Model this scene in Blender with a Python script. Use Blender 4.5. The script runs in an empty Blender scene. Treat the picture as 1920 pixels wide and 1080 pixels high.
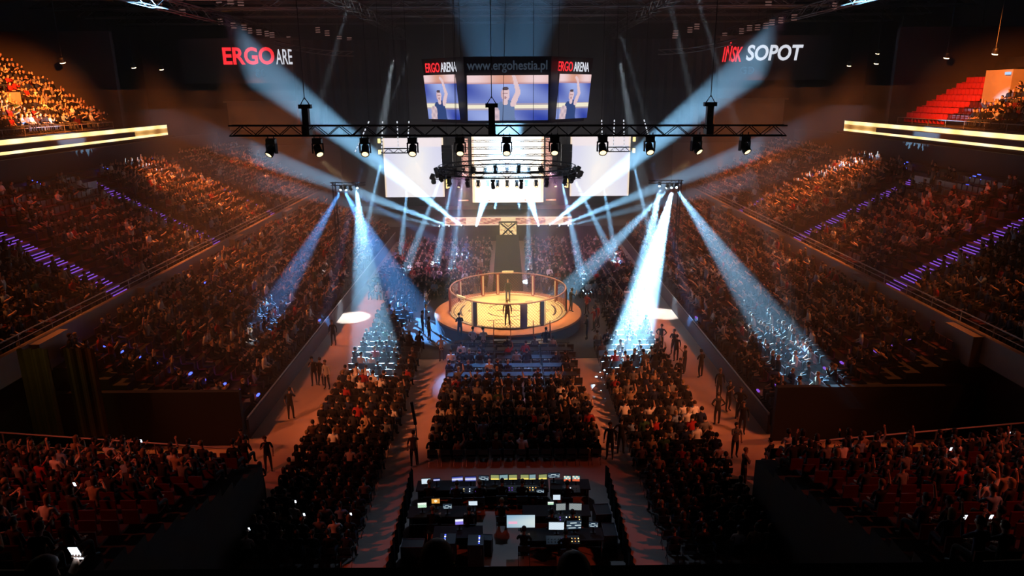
import bpy, bmesh, math, random
import numpy as np
from mathutils import Vector, Matrix, Euler
random.seed(7); rng = np.random.default_rng(11)
PI = math.pi
S = bpy.context.scene
COL = S.collection

# ------------------------------------------------------------------ camera
CAM_Z, PITCH, FOC = 16.3, math.radians(15.7), 1300.0
cd = bpy.data.cameras.new('camera'); cam = bpy.data.objects.new('camera', cd); COL.objects.link(cam)
cd.sensor_width = 36.0; cd.lens = FOC / 1920 * 36.0; cd.clip_start = 0.05; cd.clip_end = 400
YAW = math.radians(-0.352); ROLL = math.radians(-0.33)
cam.matrix_world = (Matrix.Translation((0, 0, CAM_Z)) @ Matrix.Rotation(YAW, 4, 'Z') @
                    Matrix.Rotation(PI/2 - PITCH, 4, 'X') @ Matrix.Rotation(ROLL, 4, 'Z'))
S.camera = cam

# ------------------------------------------------------------------ world, view, sampling
w = bpy.data.worlds.new('dark_hall'); S.world = w; w.use_nodes = True
w.node_tree.nodes['Background'].inputs[0].default_value = (0.35, 0.25, 0.3, 1)
w.node_tree.nodes['Background'].inputs[1].default_value = 0.002
S.view_settings.view_transform = 'Standard'; S.view_settings.look = 'None'
S.view_settings.gamma = 1.0; S.view_settings.use_curve_mapping = False
S.view_settings.exposure = 0.0
cy = S.cycles
cy.max_bounces = 3; cy.diffuse_bounces = 2; cy.glossy_bounces = 2; cy.transmission_bounces = 2
cy.volume_bounces = 0; cy.transparent_max_bounces = 16
cy.sample_clamp_indirect = 3.0; cy.sample_clamp_direct = 0.0
cy.use_denoising = True; cy.use_adaptive_sampling = True; cy.adaptive_threshold = 0.02
cy.use_light_tree = True
cy.caustics_reflective = False; cy.caustics_refractive = False
HAZE_DENSITY = 0.0092

# ------------------------------------------------------------------ lights
def spot(a, b, deg, power, col, blend=0.35, rad=0.12, name='beam_light'):
    l = bpy.data.lights.new(name, 'SPOT'); l.energy = power; l.color = col
    l.spot_size = math.radians(deg); l.spot_blend = blend; l.shadow_soft_size = rad
    o = bpy.data.objects.new(name, l); COL.objects.link(o)
    o.location = a; o.rotation_euler = (Vector(b) - Vector(a)).to_track_quat('-Z', 'Y').to_euler()
    return o
BLUE = (0.11, 0.40, 1.0); CYAN = (0.30, 0.66, 1.0); WHITE = (0.75, 0.9, 1.0)
WARM = (1.0, 0.66, 0.32); AMBER = (1.0, 0.22, 0.045); RED = (1.0, 0.09, 0.03)
B = 27.0
# beams of the moving heads on the stage lip, thrown up over the public
STAGE_HEADS = [(-7.43, 76.5, 1.75), (-6.35, 76.5, 1.75), (-4.98, 76.5, 1.75), (-3.49, 76.5, 1.75),
               (3.50, 76.5, 1.75), (4.58, 76.5, 1.75), (5.65, 76.5, 1.75), (6.61, 76.5, 1.75)]
STAGE_AIM = [(-28.7, 62.4, 10.6), (-26.4, 63.3, 12.7), (-24.0, 65.4, 19.9), (2.0, 43.0, 20.5),
             (-2.0, 43.0, 20.5), (24.0, 65.4, 20.1), (26.4, 63.3, 12.9), (30.8, 62.5, 10.9)]
STAGE_POW = [9, 46, 76, 80, 80, 84, 44, 10]
for a, b, p in zip(STAGE_HEADS, STAGE_AIM, STAGE_POW):
    spot((a[0], a[1]-0.25, a[2]+0.25), b, 9.0 if 4 < abs(a[0]) < 5.2 else 6.2, p*1100*B, CYAN, .6)
spot((-1.5, 81, 3), (2.6, 56, 26), 10.5, 15000*B, (.2, .55, 1), .8)
spot((1.5, 81, 3), (-2.6, 56, 26), 10.5, 15000*B, (.2, .55, 1), .8)
# beams of the heads on the two side towers
TOWER_HEADS = [(-14.32, 60, 8.5), (-13.95, 60, 8.5), (-13.54, 60, 8.5), (-12.93, 60, 8.65),
               (13.18, 60, 8.65), (13.87, 60, 8.5), (14.24, 60, 8.5), (14.61, 60, 8.5)]
TOWER_AIM = [(-15.6, 42.5, 2.2), (-6.4, 47.5, 0.0), (-4.2, 66.0, 1.0), (-7.9, 38.6, 0.0),
             (7.4, 41.0, 0.0), (3.6, 53.0, 0.0), (7.2, 39.6, 0.0), (15.6, 31.5, 1.5)]
TOWER_POW = [36, 40, 34, 85, 150, 80, 620, 66]
TOWER_DEG = [6.5, 12, 5, 9, 7, 8, 8.0, 6.5]
for a, b, p, g in zip(TOWER_HEADS, TOWER_AIM, TOWER_POW, TOWER_DEG):
    spot((a[0], a[1]-0.3, a[2]-0.25), b, g, p*260*B, CYAN if p > 60 else BLUE)
# thinner beams from the truss over the stage
for a, b, p, g in [((-13.2, 74, 9.6), (-14.4, 64, 0), 16, 4), ((13.2, 74, 9.6), (14.4, 64, 0), 20, 4),
                   ((-10.6, 74, 6.9), (-10.6, 66, 0), 12, 5), ((10.2, 74, 6.9), (10.8, 66, 0), 12, 5),
                   ((5.4, 70, 8.2), (6.6, 57, 0), 26, 4), ((6.6, 70, 8.2), (10.6, 62, 0), 18, 5),
                   ((-5.4, 70, 8.2), (-6.9, 62, 0), 18, 5), ((-4.4, 70, 8.2), (-5.2, 60, 0), 14, 4),
                   ((-6.6, 70, 8.2), (-9.6, 60, 0), 14, 5), ((2.2, 70, 8.2), (1.8, 60, 0), 14, 4)]:
    spot(a, b, g, p*1500*B, CYAN)
# two of the heads on the front truss
spot((-7.25, 35.7, 13.3), (-13.4, 47.5, 0), 3.0, 5000*B, BLUE)
spot((7.3, 35.7, 13.3), (13.4, 47.0, 0), 3.0, 5000*B, BLUE)
# warm show light from the ring truss and the front truss onto the canvas
for x in (-9.6, -4.8, 0.0, 4.9, 9.7):
    spot((x, 35.9, 13.2), (x*0.12, 48.5, 1.0), 19, 6400, WARM, 0.25)
for k in range(4):
    an = PI/4 + k*PI/2
    spot((4.5*math.cos(an), 48.5+4.5*math.sin(an), 10.7), (0, 48.5, 1), 62, 3300, WARM, 0.4)
# backlight on the VIP rows, white accents on the public and the two floor patches
for a, b, g, p in [((-2.5, 58, 19), (-6.9, 35.2, 1), 7, 6000), ((0.5, 58, 19), (0.2, 34.8, 1), 11, 9000),
                   ((2.5, 58, 19), (7.7, 35.2, 1), 6.5, 5200),
                   ((-9, 58, 19), (-11.8, 50.1, 0), 7.5, 9500), ((9, 58, 19), (11.8, 50.4, 0), 7.5, 9500),
                   ((-8, 40, 22), (-15.4, 38.6, 2), 3.4, 9200), ((-8, 62, 20), (-15.0, 55.0, 2), 3.2, 7200),
                   ((9, 42, 22), (14.4, 39.0, 2), 4.0, 9600), ((9, 60, 22), (15.0, 55.0, 2), 4.0, 7600),
                   ((10, 40, 22), (16.0, 34.6, 2.2), 3.6, 8600)]:
    spot(a, b, g, p*7, WHITE, 0.8 if b[2] else .2)
for sx in (-1, 1): spot((sx*3.2, 52, 10.8), (sx*6, 65, 0), 50, 14000, (.75, .3, .6), .9)
spot((0, 30, 13), (0, 22, 0), 60, 800, (.35, .6, 1), .9, .3, 'desk_fill')  # added bluish fill that brings out the control desks, no real fixture
# added faint reddish fill on the roof steel, no hall fixture behind it
for sx in (-1, 1): spot((sx*30, 62, 18), (sx*22, 72, 26), 110, 2500, (1, .3, .2), .9, .3, 'roof_fill')
# soft blue shafts from the ring truss over the table rows
spot((-3.5, 46, 10.9), (-2.2, 37.5, 0), 20, 26000, BLUE, .8)
spot((2.5, 46, 10.9), (1.2, 37.5, 0), 20, 22000, BLUE, .8)
# amber and red wash over the stands from the roof edge
WASH = 9.5
for sx in (-1, 1):
    for y, p, c, tx, tz, g in [(35, 1100, AMBER, 17, 2, 40), (49, 4300, AMBER, 17, 2, 40), (62, 4200, AMBER, 17, 2, 42), (74, 3600, AMBER, 17, 2, 40),
                               (29, 1100, AMBER, 28, 7, 40), (45, 700, RED, 28, 7, 44), (62, 4400, AMBER, 28, 7, 44), (78, 2600, AMBER, 27, 7, 40)]:
        spot((sx*(29 if tx < 20 else 27), y-2, 23.5), (sx*tx, y, tz), g, p*WASH, c, 0.9, 0.4, 'wash_light')
    spot((sx*27, 50, 23), (sx*41, 60, 15.5), 46, (9500 if sx < 0 else 4200)*WASH, (1, .22, .03), 0.8, 0.4, 'wash_light')
    spot((sx*24.5, 11, 19), (sx*16.5, 18, 4.5), 52, 640*WASH, (1, .13, .06), 0.9, 0.4, 'wash_light')
    spot((sx*25, 15, 24), (sx*4.7, 35, 0), 19, 4000*WASH, (1, .25, .08), 0.9, 0.4, 'wash_light')
    spot((sx*25, 14, 23), (sx*10.8, 36, 0), 22, 900*WASH, (1, .25, .10), 0.9, 0.4, 'wash_light')
    spot((sx*25, 62, 24), (sx*5, 64, 0), 26, 500*WASH, (.75, .28, .5), 0.9, 0.4, 'wash_light')

# ------------------------------------------------------------------ materials
def new_mat(name):
    m = bpy.data.materials.new(name); m.use_nodes = True
    nt = m.node_tree; nt.nodes.clear()
    return m, nt, nt.nodes.new('ShaderNodeOutputMaterial')
def pbr(name, col, rough=0.6, metal=0.0, noise=0.0, scale=3.0, bump=0.0):
    m, nt, out = new_mat(name); b = nt.nodes.new('ShaderNodeBsdfPrincipled')
    b.inputs['Base Color'].default_value = (*col, 1); b.inputs['Roughness'].default_value = rough
    b.inputs['Metallic'].default_value = metal
    nt.links.new(b.outputs[0], out.inputs[0])
    if noise or bump:
        tc = nt.nodes.new('ShaderNodeTexCoord'); n = nt.nodes.new('ShaderNodeTexNoise')
        n.inputs['Scale'].default_value = scale; n.inputs['Detail'].default_value = 4
        nt.links.new(tc.outputs['Object'], n.inputs['Vector'])
        if noise:
            mx = nt.nodes.new('ShaderNodeMix'); mx.data_type = 'RGBA'
            mx.inputs[6].default_value = (*[c*(1-noise) for c in col], 1)
            mx.inputs[7].default_value = (*[min(1, c*(1+noise)) for c in col], 1)
            nt.links.new(n.outputs[0], mx.inputs[0]); nt.links.new(mx.outputs[2], b.inputs['Base Color'])
        if bump:
            bp = nt.nodes.new('ShaderNodeBump'); bp.inputs['Strength'].default_value = bump
            nt.links.new(n.outputs[0], bp.inputs['Height']); nt.links.new(bp.outputs[0], b.inputs['Normal'])
    return m
def emit(name, col, s, sample=False):
    m, nt, out = new_mat(name); e = nt.nodes.new('ShaderNodeEmission')
    e.inputs[0].default_value = (*col, 1); e.inputs[1].default_value = s
    nt.links.new(e.outputs[0], out.inputs[0])
    if not sample: m.cycles.emission_sampling = 'NONE'
    return m
def paint_mat(name, s, sample=False):
    m, nt, out = new_mat(name); e = nt.nodes.new('ShaderNodeEmission'); a = nt.nodes.new('ShaderNodeAttribute')
    a.attribute_name = 'paint'; e.inputs[1].default_value = s
    nt.links.new(a.outputs['Color'], e.inputs[0]); nt.links.new(e.outputs[0], out.inputs[0])
    if not sample: m.cycles.emission_sampling = 'NONE'
    return m
def objcol_mat(name, rough=0.8):
    m, nt, out = new_mat(name); b = nt.nodes.new('ShaderNodeBsdfPrincipled'); oi = nt.nodes.new('ShaderNodeObjectInfo')
    n = nt.nodes.new('ShaderNodeTexNoise'); n.inputs['Scale'].default_value = 9
    hs = nt.nodes.new('ShaderNodeHueSaturation'); mr = nt.nodes.new('ShaderNodeMapRange')
    mr.inputs['To Min'].default_value = 0.75; mr.inputs['To Max'].default_value = 1.2
    nt.links.new(n.outputs[0], mr.inputs['Value']); nt.links.new(mr.outputs[0], hs.inputs['Value'])
    nt.links.new(oi.outputs['Color'], hs.inputs['Color']); nt.links.new(hs.outputs[0], b.inputs['Base Color'])
    b.inputs['Roughness'].default_value = rough
    nt.links.new(b.outputs[0], out.inputs[0]); return m
def attr_mat(name, rough=0.8):
    m, nt, out = new_mat(name); b = nt.nodes.new('ShaderNodeBsdfPrincipled'); a = nt.nodes.new('ShaderNodeAttribute')
    a.attribute_name = 'paint'; b.inputs['Roughness'].default_value = rough; b.inputs['Specular IOR Level'].default_value = 0.2
    nt.links.new(a.outputs['Color'], b.inputs['Base Color']); nt.links.new(b.outputs[0], out.inputs[0]); return m
def rand_mat(name, cols, rough=0.7):
    m, nt, out = new_mat(name); b = nt.nodes.new('ShaderNodeBsdfPrincipled'); oi = nt.nodes.new('ShaderNodeObjectInfo')
    r = nt.nodes.new('ShaderNodeValToRGB'); r.color_ramp.interpolation = 'CONSTANT'
    while len(r.color_ramp.elements) < len(cols): r.color_ramp.elements.new(0.5)
    for i, c in enumerate(cols):
        r.color_ramp.elements[i].position = i/len(cols); r.color_ramp.elements[i].color = (*c, 1)
    nt.links.new(oi.outputs['Random'], r.inputs[0]); nt.links.new(r.outputs[0], b.inputs['Base Color'])
    b.inputs['Roughness'].default_value = rough; nt.links.new(b.outputs[0], out.inputs[0]); return m

M = dict(
    floor=pbr('floor_covering', (.62, .42, .32), .65, 0, .25, .35, .05),
    concrete=pbr('concrete', (.16, .14, .13), .85, 0, .25, 2.0, .1),
    step=pbr('dark_concrete', (.03, .026, .026), .85, 0, .3, 2.0),
    parapet=pbr('parapet_grey', (.30, .25, .22), .8, 0, .2, 1.2),
    wall=pbr('hall_wall', (.05, .042, .045), .9, 0, .3, .4),
    beige=pbr('beige_panel', (.35, .28, .22), .8, 0, .2, .8),
    roof=pbr('roof_black', (.012, .012, .014), .9, 0, .3, .5),
    steel=pbr('black_steel', (.02, .02, .022), .4, .6),
    alu=pbr('grey_aluminium', (.20, .20, .22), .4, .7),
    rail=pbr('rail_grey', (.35, .33, .32), .45, .5),
    plastic=pbr('black_plastic', (.014, .014, .016), .5),
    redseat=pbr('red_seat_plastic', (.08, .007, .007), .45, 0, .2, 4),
    cloth=pbr('black_cloth', (.01, .01, .012), .95, 0, .3, 3, .2),
    curtain=pbr('ochre_curtain', (.10, .065, .025), .9, 0, .3, 2, .3),
    wood=pbr('table_top', (.02, .018, .018), .9, 0, .2, 5),
    shoe=pbr('shoe', (.02, .018, .018), .6),
    white=pbr('white_board', (.7, .7, .72), .6),
    padred=pbr('red_vinyl', (.35, .05, .03), .5),
    padblack=pbr('black_vinyl', (.02, .02, .025), .45),
    padwhite=pbr('cream_vinyl', (.75, .66, .5), .5),
    deck=pbr('orange_deck', (.60, .22, .10), .6, 0, .2, 1.5),
    apron=pbr('grey_apron', (.09, .10, .12), .8),
    wire=pbr('coated_wire', (.28, .07, .05), .5),
    cable=pbr('cable', (.1, .1, .11), .6),
    lens=emit('warm_lens', (1.0, .74, .40), 2.2),
    blueled=emit('blue_led', (.06, .10, 1.0), 3.0),
    purpleled=emit('purple_led', (.30, .10, .85), .8),
    bluelens=emit('cyan_lens', (.55, .85, 1.0), 14),
    downlight=emit('downlight_lens', (1.0, .72, .42), 6),
    redglow=emit('red_letters', (1.0, .03, .04), 1.3),
    whiteglow=emit('white_letters', (.86, .9, 1.0), .95),
    dimglow=emit('dim_letters', (.10, .14, .2), .3),
    yellowglow=emit('yellow_lamp', (1, .72, .25), 2.5),
    flood=emit('painted_floodlight_glint', (.9, .45, .4), .16),  # banks are off: weak emission stands in for the light they catch
    phone=emit('phone_screen', (.75, .85, 1.0), 3),
    orangeglow=emit('orange_glow', (1.0, .36, .06), 1.5),
    exitglow=emit('exit_sign', (.5, .7, 1.0), 1.0),
    top=objcol_mat('clothing'), trousers=rand_mat('trousers', [(.015, .015, .02), (.03, .04, .07), (.02, .02, .02), (.06, .06, .07)]),
    skin=rand_mat('skin', [(.55, .34, .25), (.48, .28, .20), (.60, .40, .30)], .55),
    hair=rand_mat('hair', [(.02, .013, .01), (.05, .03, .015), (.012, .01, .01), (.22, .14, .06), (.03, .02, .015)], .6),
    crowd=attr_mat('crowd_cloth_and_skin'),
    p1=paint_mat('screen_picture', 1.0), p2=paint_mat('bright_screen_picture', 1.6), p4=paint_mat('led_wall_picture', 3.2, True), p3=paint_mat('stage_screen_picture', 1.45),
)

# ------------------------------------------------------------------ mesh helpers
class MB:
    def __init__(s): s.v = []; s.f = []; s.m = []
    def add(s, vs, fs, mi=0):
        o = len(s.v); s.v += [tuple(v) for v in vs]; s.f += [tuple(i+o for i in f) for f in fs]; s.m += [mi]*len(fs)
    def box(s, c, d, rot=None, mi=0):
        x, y, z = d[0]/2, d[1]/2, d[2]/2
        vs = [Vector((sx*x, sy*y, sz*z)) for sx in (-1, 1) for sy in (-1, 1) for sz in (-1, 1)]
        if rot is not None: vs = [rot @ v for v in vs]
        c = Vector(c)
        s.add([v+c for v in vs], [(0, 1, 3, 2), (4, 6, 7, 5), (0, 4, 5, 1), (2, 3, 7, 6), (0, 2, 6, 4), (1, 5, 7, 3)], mi)
    def tube(s, pts, r, n=6, mi=0, caps=True):
        pts = [Vector(p) for p in pts]; rs = r if isinstance(r, (list, tuple)) else [r]*len(pts)
        rings = []; up = Vector((0, 0, 1))
        for i, p in enumerate(pts):
            d = (pts[min(i+1, len(pts)-1)] - pts[max(i-1, 0)]).normalized()
            a = d.cross(up) if abs(d.z) < .95 else d.cross(Vector((1, 0, 0)))
            a.normalize(); b = d.cross(a)
            rings.append([p + (a*math.cos(2*PI*k/n) + b*math.sin(2*PI*k/n))*rs[i] for k in range(n)])
        fs = [(i*n+k, i*n+(k+1) % n, (i+1)*n+(k+1) % n, (i+1)*n+k) for i in range(len(pts)-1) for k in range(n)]
        if caps: fs += [tuple(range(n)), tuple((len(pts)-1)*n+k for k in range(n-1, -1, -1))]
        s.add([v for q in rings for v in q], fs, mi)
    def lathe(s, prof, n=24, c=(0, 0, 0), mi=0, a0=0.0, a1=2*PI):
        full = abs(a1-a0-2*PI) < 1e-6; k = n if full else n+1
        vs = [(c[0]+r*math.cos(a0+(a1-a0)*j/n), c[1]+r*math.sin(a0+(a1-a0)*j/n), c[2]+z) for r, z in prof for j in range(k)]
        fs = [(i*k+j, i*k+(j+1) % k, (i+1)*k+(j+1) % k, (i+1)*k+j) for i in range(len(prof)-1) for j in range(n)]
        s.add(vs, fs, mi)
    def mesh(s, name, mats, smooth=False):
        me = bpy.data.meshes.new(name); me.from_pydata(s.v, [], s.f)
        for m in (mats if isinstance(mats, (list, tuple)) else [mats]): me.materials.append(m)
        me.polygons.foreach_set('material_index', s.m)
        if smooth: me.polygons.foreach_set('use_smooth', [True]*len(s.f))
        me.update(); return me
    def build(s, name, mats, parent=None, smooth=False, loc=None, rot=None):
        o = bpy.data.objects.new(name, s.mesh(name, mats, smooth)); COL.objects.link(o)
        if parent: o.parent = parent
        if loc is not None: o.location = loc
        if rot is not None: o.rotation_euler = rot
        return o
def tag(o, label=None, cat=None, group=None, kind=None):
    if label: o['label'] = label
    if cat: o['category'] = cat
    if group: o['group'] = group
    if kind: o['kind'] = kind
    return o
def empty(name, loc=(0, 0, 0), rz=0.0, label=None, cat=None, group=None):
    o = bpy.data.objects.new(name, None); COL.objects.link(o); o.location = loc; o.rotation_euler = (0, 0, rz)
    return tag(o, label, cat, group)
KIDS = {}
def tree(o):      # remembers the parts of a finished template
    KIDS[o.name] = [(c, list(c.children)) for c in o.children]; return o
def dup(root, loc, rot=None, label=None, group=None, scale=None):
    r = root.copy(); COL.objects.link(r); r.location = loc
    if rot is not None: r.rotation_euler = rot
    if scale is not None: r.scale = scale
    if label: r['label'] = label
    if group: r['group'] = group
    kids = []
    for c, gs in KIDS.get(root.name, ()):
        q = c.copy(); COL.objects.link(q); q.parent = r; kids.append(q)
        for g in gs:
            h = g.copy(); COL.objects.link(h); h.parent = q
    return r, kids
def structure(mb, name, mat, label):
    return tag(mb.build(name, mat), label, None, None, 'structure')
ORD = ['first', 'second', 'third', 'fourth', 'fifth', 'sixth', 'seventh', 'eighth', 'ninth', 'tenth', 'eleventh', 'twelfth',
       'thirteenth', 'fourteenth', 'fifteenth', 'sixteenth', 'seventeenth', 'eighteenth', 'nineteenth', 'twentieth',
       'twenty-first', 'twenty-second', 'twenty-third', 'twenty-fourth', 'twenty-fifth', 'twenty-sixth', 'twenty-seventh', 'twenty-eighth'] + ['far']*12

# ------------------------------------------------------------------ room shell
def plane_box(name, c, d, mat, label):
    mb = MB(); mb.box(c, d); return structure(mb, name, mat, label)
plane_box('floor', (0, 48, -.1), (104, 112, .2), M['floor'], 'reddish brown arena floor covering in the aisles')
plane_box('ceiling', (0, 48, 28.1), (104, 112, .2), M['roof'], 'black arena roof deck')
plane_box('wall_back', (0, 104.1, 14), (104, .3, 28), M['wall'], 'dark far end wall behind the stage')
plane_box('wall_left', (-51.9, 48, 14), (.3, 112, 28), M['wall'], 'dark left hall wall')
plane_box('wall_right', (51.9, 48, 14), (.3, 112, 28), M['wall'], 'dark right hall wall')
plane_box('wall_front', (0, -7.9, 14), (104, .3, 28), M['wall'], 'dark near end wall behind the camera')

for hw, top, dens in ((23.5, 27.3, HAZE_DENSITY*.72), (26.5, 16.5, HAZE_DENSITY*.16), (30.5, 15.0, HAZE_DENSITY*.12)):
    mb = MB(); mb.box((0, 28+hw*.02+31, .15+top/2), (hw*2, 62, top))
    hz = tag(mb.build('haze', M['cloth']), 'thin stage haze hanging in the middle of the hall', 'haze', None, 'stuff')
    m, nt, out = new_mat('stage_haze'); vs = nt.nodes.new('ShaderNodeVolumeScatter')
    vs.inputs['Color'].default_value = (.92, .96, 1, 1); vs.inputs['Density'].default_value = dens; vs.inputs['Anisotropy'].default_value = .15
    nt.links.new(vs.outputs[0], out.inputs['Volume']); hz.data.materials[0] = m

# stands: stepped concrete tiers
LOW = [(13.6+.85*i, 1.0+.31*i) for i in range(10)]
MID = [(23.2+.82*i, 4.9+.43*i) for i in range(14)]
UPP = [(37.4+.85*i, 13.5+.52*i) for i in range(12)]
def steps(sx, rows, pitch, y0, y1, name, label, base):
    mb = MB()
    for x, z in rows: mb.box((sx*(x+.1), (y0+y1)/2, (z+base)/2), (pitch+.02, y1-y0, z-base))
    return structure(mb, name, M['step'], label)
for sx, sd in ((-1, 'left'), (1, 'right')):
    steps(sx, LOW, .85, 31, 79, 'floor_lower_tier_'+sd, f'dark stepped lower tier on the {sd} side', 0)
    steps(sx, MID, .82, 20, 86, 'floor_middle_tier_'+sd, f'dark stepped middle tier on the {sd} side', 0)
    steps(sx, UPP, .85, 24, 67.5, 'floor_upper_tier_'+sd, f'stepped upper tier on the {sd} side above the light ribbon', 12.9)
    # parapet in front of the middle tier, broken by the vomitory blocks
    mb = MB(); mb.box((sx*22.35, 53, 4.6), (.3, 66, 1.3))
    for y in (31.5, 41.2, 55.5, 69.0): mb.box((sx*22.1, y, 4.45), (.7, 2.2, 1.5))
    structure(mb, 'wall_parapet_'+sd, M['parapet'], f'pale concrete parapet between lower and middle tier, {sd} side')
    mb = MB(); mb.box((sx*36.3, 48, 11.95), (.7, 58, .35)); mb.box((sx*43, 46, 12.7), (15, 44, .4))
    structure(mb, 'trim_balcony_'+sd, M['wall'], f'dark balcony edge carrying the {sd} light ribbon')
    mb = MB(); mb.box((sx*35.1, 50, 6.0), (.3, 72, 12)); structure(mb, 'wall_concourse_'+sd, M['wall'], f'dark concourse wall under the {sd} balcony')
    mb = MB(); mb.box((sx*44, 68.2, 17), (15, .5, 10)); structure(mb, 'wall_upper_end_'+sd, M['wall'], f'dark brown end wall of the {sd} upper tier')
    mb = MB(); mb.box((sx*31, 92.5, 13.6), (9.5, 1.0, 3.4)); mb.box((sx*31, 92.1, 15.4), (10, 1.4, .2))
    structure(mb, 'wall_suite_'+sd, M['beige'], f'boxed-in suite front high on the far {sd} corner')
    mb = MB(); mb.box((sx*30, 91, 5), (17, .5, 10)); structure(mb, 'wall_corner_'+sd, M['concrete'], f'grey far {sd} corner wall with orange uplights')
    mb = MB()
    mb.box((sx*17.5, 30.4, 1.4), (9.5, .3, 2.8)); mb.box((sx*17.5, 24.6, 1.1), (9.6, .2, 2.2))
    structure(mb, 'wall_vomitory_'+sd, M['roof'], f'dark vomitory wall at the near end of the {sd} stand')
mb = MB(); mb.box((0, 4.3, 12.35), (60, .5, .9)); structure(mb, 'trim_balcony_front', M['cloth'], 'black balcony ledge right below the camera')
mb = MB(); mb.box((0, 2.2, 12.1), (60, 3.6, .2)); structure(mb, 'floor_balcony', M['step'], 'dark balcony floor below the camera')

# rails
def rail(pts, h, label, posts=2.4, name='guard_rail', mat='rail', mid=True):
    e = empty(name, pts[0], 0, label, 'railing'); o = Vector(pts[0])
    P = [Vector(p)-o for p in pts]
    mb = MB(); mb.tube([p+Vector((0, 0, h)) for p in P], .035); mb.build('top_rail', M[mat], e)
    if mid:
        mb = MB(); mb.tube([p+Vector((0, 0, h*.5)) for p in P], .02); mb.build('lower_rail', M[mat], e)
    for a, b in zip(P[:-1], P[1:]):
        n = max(1, int((b-a).length/posts))
        for k in range(n+1):
            q = a.lerp(b, k/n); mb = MB(); mb.tube([q, q+Vector((0, 0, h))], .025); mb.build('post', M[mat], e)
    return e
for sx, sd in ((-1, 'left'), (1, 'right')):
    rail([(sx*22.45, 20.5, 5.24), (sx*22.45, 85.5, 5.24)], .55, f'grey handrail on top of the {sd} parapet')
    rail([(sx*36.9, 25, 12.9), (sx*36.9, 67, 12.9)], 1.0, f'grey handrail along the front of the {sd} upper tier')
    rail([(sx*10.6, 23.9, 2.3), (sx*22.5, 24.5, 3.0)], 1.0, f'grey handrail behind the top of the near {sd} corner block')
    rail([(sx*9.8, 12.2, 5.95), (sx*20.5, 12.6, 5.95)], .95, f'grey handrail at the camera end of the near {sd} corner block')
    # boards between floor and lower tier
    e = empty('crowd_barrier', (sx*12.8, 31, 0), 0, f'low dark barrier with metal rail between floor and {sd} lower tier', 'barrier')
    mb = MB(); mb.box((0, 24, .5), (.12, 48, 1.0)); mb.build('panel', M['apron'], e)
    mb = MB(); mb.tube([(0, 0, 1.08), (0, 48, 1.08)], .04); mb.build('top_rail', M['rail'], e)

# ------------------------------------------------------------------ near corner blocks (rows rise towards the camera)
NEAR = [(24.0-.92*i, 2.35+.30*i) for i in range(13)]
for sx, sd in ((-1, 'left'), (1, 'right')):
    mb = MB()
    for y, z in NEAR: mb.box((sx*16.3, y-.1, z/2), (13.2, .94, z))
    structure(mb, 'floor_near_tier_'+sd, M['step'], f'dark stepped near corner tier on the {sd}')

# ------------------------------------------------------------------ trusses
def truss_mb(a, b, wd=.5, r=.03, step=.55):
    a, b = Vector(a), Vector(b); d = (b-a); L = d.length; d.normalize()
    sd = d.cross(Vector((0, 0, 1))).normalized() if abs(d.z) < .9 else Vector((1, 0, 0)); up = sd.cross(d)
    mb = MB(); n = max(2, int(L/step))
    for s in (-1, 1):
        for t in (-1, 1):
            o = sd*s*wd/2 + up*t*wd/2; mb.tube([a+o, b+o], r, 5)
    for k in range(n):
        p, q = a+d*(L*k/n), a+d*(L*(k+1)/n); t = 1 if k % 2 else -1
        for s in (-1, 1):
            mb.tube([p+sd*s*wd/2+up*t*wd/2, q+sd*s*wd/2-up*t*wd/2], r*.55, 4, caps=False)
            mb.tube([p+up*s*wd/2+sd*t*wd/2, q+up*s*wd/2-sd*t*wd/2], r*.55, 4, caps=False)
    return mb
def truss(a, b, label, wd=.5, r=.03, step=.55, mat='steel', group=None):
    return tag(truss_mb(a, b, wd, r, step).build('lighting_truss', M[mat]), label, 'truss', group)
truss((-13.95, 36, 14.55), (14.15, 36, 14.4), 'long black box truss spanning the hall in front of the video cube', .5, .04, .6)
for x, n in ((-10.1, 'left'), (-.75, 'middle'), (10.25, 'right')):
    e = empty('chain_hoist', (x, 36, 14.85), 0, f'black chain hoist on the {n} of the long front truss', 'hoist')
    mb = MB(); mb.box((0, 0, .35), (.32, .32, .95)); mb.box((0, 0, -.35), (.36, .6, .5)); mb.build('motor', M['plastic'], e)
    mb = MB(); mb.box((0, 0, .86), (.62, .3, .2)); mb.tube([(-.25, 0, .9), (0, 0, 1.3), (.25, 0, .9)], .03); mb.build('bracket', M['steel'], e)
    mb = MB(); mb.tube([(0, 0, 1.2), (0, 0, 11.5)], .022); mb.build('chain', M['alu'], e)
# steel wires holding the front truss near the cube
for x0, x1, n in ((-2.55, -2.5, 'left'), (-.2, .15, 'slanting middle'), (1.35, 1.35, 'right')):
    mb = MB(); mb.tube([(x0, 36.1, 14.8), (x1, 36.1, 26)], .012, 4)
    tag(mb.build('hanging_cable', M['cable']), f'thin dark hanging cable, the {n} one in front of the centre video screen', 'cable')
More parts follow.
